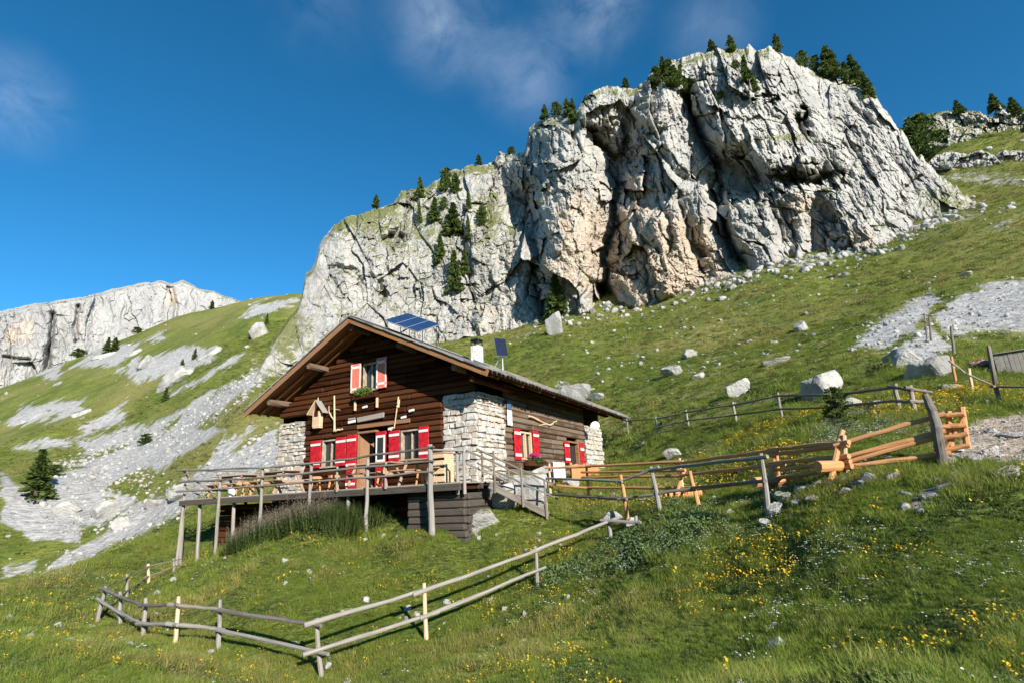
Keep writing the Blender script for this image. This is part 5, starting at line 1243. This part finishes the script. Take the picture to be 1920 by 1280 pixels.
GRAVEL = [[(1800,812),(1825,782),(1960,772),(1960,872),(1870,870),(1780,856)], [(1690,940),(1790,880),(1830,870),(1790,920),(1720,960)]]
def keep(x, y, z, r, bare=True):
    lx, ly = hut_local(x, y)
    k = ~((lx > XW-.1) & (lx < .15) & (ly > -.1) & (ly < YW)) & ~((lx > -10.9) & (lx < 1) & (ly > -1.6) & (ly < .2))
    px, py, _ = proj(np.stack([x, y, z], 1))
    if bare:
        j = 12*(fbm(x*1.5, y*1.5, 91, 3)-.5)*2
        for g_ in GRAVEL: k &= ~((polysd(px, py, g_)+j > 2) & (r > 8) & (r < 22))
        for g_ in SCREE_R: k &= ~((polysd(px, py, g_)+j > 0) & (r > 26))
        for g_ in SCREE_L+SCREE_U: k &= ~((polysd(px, py, g_)+j > -2) & (r > 45))
    return k, px, py
# turf
parts = []
for n, r0, r1, s0 in ((34000, 2.2, 8, .52), (40000, 8, 16, .82), (30000, 16, 30, 1.45), (26000, 30, 75, 2.8), (30000, 75, 170, 4.6), (9000, 170, 250, 6.0)):
    x, y, r = sector(n, r0, r1, -50 if r0 < 160 else 24); z = ground_z(x, y); k, px, py = keep(x, y, z, r); parts.append((x[k], y[k], z[k], r[k], np.full(k.sum(), s0), px[k], py[k]))
x, y, z, r, s0, px, py = [np.concatenate(q) for q in zip(*parts)]
pat = fbm(x*.35, y*.35, 21, 3); pat2 = fbm(x*.9+5, y*.9, 25, 3); u = rn.rand(len(x))
dry = smooth(.52, .68, fbm(x*.22+9, y*.22, 28, 3))
idx = np.where(u < .36, 0, np.where(u < .56, 1, np.where(u < .72, 2, np.where(u < .84, 3, np.where(u < .92, 5, 4)))))
idx = np.where((pat2 > .58) & (u < .6), 3, idx); idx = np.where((r > 30) & (idx == 4), 0, idx)
sc = s0*(.6+.9*pat)*rn.uniform(.7, 1.3, len(x))*np.where(px > 1150, 1.0, .92)
pat3 = fbm(x*1.7+3, y*1.7, 29, 3)
tint = np.clip(.42+.7*(pat-.45)+.9*(pat3-.5)+.5*dry*rn.rand(len(x))+.14*rn.randn(len(x)), 0, 1)
tint = np.clip(tint+np.where(r > 25, 1.3, .4)*(fbm(x*.07, y*.07, 44, 3)-.5), 0, 1)
sc = sc*(.75+.55*smooth(.45, .7, pat3))
idx = np.where((pat3 > .62) & (u > .55) & (r < 30), 4, idx)
rot = np.stack([rn.normal(0, .12, len(x)), rn.normal(0, .12, len(x)), rn.uniform(0, 6.28, len(x))], 1)
scatter('meadow_grass', np.stack([x, y, z], 1), rot, sc, idx, TUFTS, tint, 'uneven alpine grass covering the knoll and near slopes', 'grass')
# flowers
def flower(seed, n, h, spread, pr, mat, stem=True, umbel=False):
    rs_ = random.Random(seed); V = []; F = []; mi = []
    for i in range(n):
        a = rs_.uniform(0, 6.283); q = spread*math.sqrt(rs_.random()); x0, y0 = math.cos(a)*q, math.sin(a)*q; hh = h*rs_.uniform(.6, 1.1)
        tx, ty = x0+rs_.gauss(0, .02), y0+rs_.gauss(0, .02); k = len(V); w = .0025
        V += [(x0-w, y0, 0), (x0+w, y0, 0), (tx, ty, hh)]; F.append((k, k+1, k+2)); mi.append(0)
        for m in range(5 if umbel else 1):
            ox, oy = (rs_.gauss(0, pr*1.1), rs_.gauss(0, pr*1.1)) if umbel else (0, 0); pp = pr*(.5 if umbel else 1)*rs_.uniform(.7, 1.2)
            k = len(V); nx, ny = rs_.gauss(0, .35), rs_.gauss(-.25, .35)
            V.append((tx+ox, ty+oy, hh+.004))
            for j in range(6):
                b = 1.047*j; dx, dy = math.cos(b)*pp, math.sin(b)*pp; V.append((tx+ox+dx, ty+oy+dy, hh+.004+pp*.25-dx*nx-dy*ny))
            for j in range(6): F.append((k, k+1+j, k+1+(j+1) % 6)); mi.append(1)
    me = bpy.data.meshes.new('flowers'); me.from_pydata(V, [], F); me.materials.append(M['weed']); me.materials.append(M[mat]); me.polygons.foreach_set('material_index', mi); return source('flowers', me)
M['yellow'] = leaf_mat('yellow_petals', (.62, .36, .015), (.74, .52, .03), .2); M['whitef'] = leaf_mat('white_petals', (.70, .70, .66), (.80, .80, .76), .2)
FL = [flower(1, 5, .19, .14, .017, 'yellow'), flower(2, 4, .15, .12, .015, 'yellow'), flower(3, 7, .20, .18, .017, 'yellow'), flower(4, 3, .15, .12, .013, 'whitef', True, True), flower(5, 4, .12, .14, .010, 'whitef')]
x, y, r = sector(34000, 3, 24); z = ground_z(x, y); k, px, py = keep(x, y, z, r)
cl = smooth(.47, .66, fbm(x*.6, y*.6, 33, 3)); wgt = cl*np.interp(px, [0, 600, 1200, 1500, 1900], [.16, .22, .5, 1.3, 1.3])+.035
k &= rn.rand(len(x)) < wgt*np.interp(r, [3, 12, 24], [1, .8, .5])
x, y, z, r, px = x[k], y[k], z[k], r[k], px[k]; u = rn.rand(len(x)); wp = fbm(x*.5+40, y*.5, 37, 2)
idx = np.where((wp > .66) | (u > .95), np.where(u < .5, 3, 4), np.where(u < .35, 0, np.where(u < .7, 1, 2)))
scatter('meadow_flowers', np.stack([x, y, z], 1), np.stack([0*x, 0*x, rn.uniform(0, 6.28, len(x))], 1), rn.uniform(.6, 1.15, len(x))*np.interp(r, [3, 8, 20], [.5, .75, 1.15]), idx, FL, u, 'yellow and white wildflowers in loose drifts through the grass', 'flowers')
# loose stones on turf and scree
PEB = [source('stone', m_) for m_ in SMALL]
parts = []
for n, r0, r1, a0, a1, s0, s1 in ((420, 5, 22, -48, 48, .02, .10), (260, 30, 70, 2, 50, .05, .24), (700, 50, 120, -2, 50, .08, .42), (200, 70, 150, -50, -18, .1, .4), (130, 130, 300, -50, -18, .2, .8), (700, 120, 235, 30, 50, .15, 1.0)):
    x, y, r = sector(n, r0, r1, a0, a1); z = ground_z(x, y); k, px, py = keep(x, y, z, r, False); cl = fbm(x*.05, y*.05, 55, 3); k &= rn.rand(n) < smooth(.40, .64, cl)+.08
    parts.append((x[k], y[k], z[k], s0+(s1-s0)*rn.rand(k.sum())**3.2))
for gl, n, r0, r1, s0, s1 in ((SCREE_R, 4000, 30, 100, .04, .24), (GRAVEL, 1500, 8, 18, .01, .05)):
    x, y, r = sector(n, r0, r1, 15, 50); z = ground_z(x, y); px, py, _ = proj(np.stack([x, y, z], 1)); k = np.zeros(n, bool)
    for g_ in gl: k |= polysd(px, py, g_) > -6
    parts.append((x[k], y[k], z[k], s0+(s1-s0)*rn.rand(k.sum())**3))
x, y, r = sector(9000, 55, 160, -50, -18); z = ground_z(x, y); px, py, _ = proj(np.stack([x, y, z], 1))
k = (polysd(px, py, [(40,1100),(300,985),(420,905),(520,875),(520,800),(430,845),(340,900),(230,950),(200,1000),(120,1035)]) > -8) | (polysd(px, py, [(70,930),(110,870),(330,790),(490,690),(500,705),(380,800),(300,885),(200,985),(90,1000)]) > -8)
parts.append((x[k], y[k], z[k], (.07+.36*rn.rand(k.sum())**3.5)))
cb = np.array(CBASE); bx = rn.uniform(1000, 1850, 700); by_ = np.interp(bx, cb[:, 0], cb[:, 1])+np.abs(rn.normal(0, 9, 700))-2
rb_ = np.interp(bx, np.array(CRB)[:, 0], np.array(CRB)[:, 1])-np.abs(rn.normal(0, 5, 700)); d_ = ray(bx, by_); x, y = d_[:, 0]*rb_, d_[:, 1]*rb_
parts.append((x, y, ground_z(x, y), .1+.8*rn.rand(700)**3))
x, y, z, s = [np.concatenate(q) for q in zip(*parts)]
scatter('scattered_stones', np.stack([x, y, z+s*.1], 1), rn.uniform(0, 6.28, (len(x), 3)), s, rn.randint(0, 5, len(x)), PEB, rn.rand(len(x)), 'small pale stones strewn over the slopes and scree', 'stones')
# tall plumed weeds in front of the cellar
def weed(seed, h, plume):
    rs_ = random.Random(seed); V = []; F = []; mi = []
    for i in range(7):
        bx, by = rs_.gauss(0, .10), rs_.gauss(0, .10); hh = h*rs_.uniform(.7, 1.1); lx, ly = rs_.gauss(0, .08), rs_.gauss(0, .08); k = len(V)
        V += [(bx-.004, by, 0), (bx+.004, by, 0), (bx+lx, by+ly, hh)]; F.append((k, k+1, k+2)); mi.append(0)
        for j in range(26):
            q = j/26; a = rs_.uniform(0, 6.28); top = plume and q > .62
            c = Vector((bx+lx*q, by+ly*q, hh*(q*.95+.03))); L = (.028 if top else .10*(1-.5*q))*rs_.uniform(.7, 1.2); d = Vector((math.cos(a), math.sin(a), .5 if top else -.05)).normalized(); b = Vector((-d.y, d.x, 0))*L*(.4 if top else .16)
            k = len(V); V += [tuple(c), tuple(c+d*L*.5+b), tuple(c+d*L), tuple(c+d*L*.5-b)]; F.append((k, k+1, k+2, k+3)); mi.append(1 if top else 0)
    me = bpy.data.meshes.new('weed'); me.from_pydata(V, [], F); me.materials.append(M['weed']); me.materials.append(M['mauve']); me.polygons.foreach_set('material_index', mi); return source('weed', me)
WD = [weed(1, .62, True), weed(2, .72, True), weed(3, .6, False), weed(4, .8, True)]
n = 950; lx = rn.uniform(-7.7, -2.2, n); ly = rn.uniform(-3.3, -1.7, n); ly = np.where(lx < -6.4, np.maximum(ly, -3.0), ly)
W_ = np.array([hw(a, b).to_tuple()[:2] for a, b in zip(lx, ly)]); z = ground_z(W_[:, 0], W_[:, 1])
idx = np.where(lx > -3.4, 2, np.array([0, 1, 3, 2])[rn.randint(0, 4, n)])
scatter('tall_weeds', np.stack([W_[:, 0], W_[:, 1], z], 1), np.stack([rn.normal(0, .1, n), rn.normal(0, .1, n), rn.uniform(0, 6.28, n)], 1), rn.uniform(.8, 1.35, n)*np.interp(lx, [-7.7, -6.5, -4, -2.2], [.75, 1.0, 1.05, .9]), idx, WD, rn.rand(n), 'tall mauve-plumed weeds growing thickly in front of the cellar', 'weeds')
# creeping juniper on the crest of the knoll
def creeping(name, poly, r0, r1, n, h, mat, label, size, seed):
    rj = np.random.RandomState(seed); xs_ = [p[0] for p in poly]; ys_ = [p[1] for p in poly]
    a = ray(np.array(xs_), np.array(ys_)); aa = np.degrees(np.arctan2(a[:, 0], a[:, 1]))
    m = n*8; r = np.sqrt(rj.uniform(r0*r0, r1*r1, m)); th = np.radians(rj.uniform(aa.min(), aa.max(), m)); x, y = r*np.sin(th), r*np.cos(th); z = ground_z(x, y)
    px, py, _ = proj(np.stack([x, y, z], 1)); sd = polysd(px, py, poly)+95*(fbm(x*1.1, y*1.1, seed, 3)-.52)
    k = np.where(sd > 0)[0][:n]; x, y, z, sd = x[k], y[k], z[k], sd[k]
    hh = h*(.35+.9*fbm(x*2.2, y*2.2, seed+5, 3))*np.clip(sd/14, .15, 1)
    o0 = Vector((float(x.mean()), float(y.mean()), gz(float(x.mean()), float(y.mean()))))
    c = np.stack([x, y, z+hh*rj.rand(len(x))**.4], 1)-np.array(o0)
    d = rj.normal(size=(len(x), 3)); d[:, 2] = np.abs(d[:, 2])*.7+.15; d /= np.linalg.norm(d, axis=1)[:, None]; b = np.cross(d, rj.normal(size=(len(x), 3))); b /= np.linalg.norm(b, axis=1)[:, None]
    s = (size*rj.uniform(.6, 1.3, len(x)))[:, None]
    V = np.stack([c-d*s, c+b*s*.3, c+d*s, c-b*s*.3], 1).reshape(-1, 3)
    me = mesh_np('foliage', V, np.arange(len(V)).reshape(-1, 4), False)
    t_ = empty(name, o0); tag(t_, label, 'shrub'); link('foliage', me, t_, M[mat])
    for j in range(7):
        q = rj.randint(len(x)); p = Vector((x[q], y[q], z[q]+.03))-o0; pole('stem', t_, M['bark'], p*.3, p, .02, .01, 2, 5, .01)
creeping('creeping_juniper', [(1000,1100),(1070,1040),(1150,1000),(1250,955),(1360,945),(1360,990),(1240,1050),(1150,1085),(1060,1110)], 9.5, 15, 6500, .15, 'shrubgreen', 'low blue-green creeping juniper over the crest of the knoll', .045, 3)
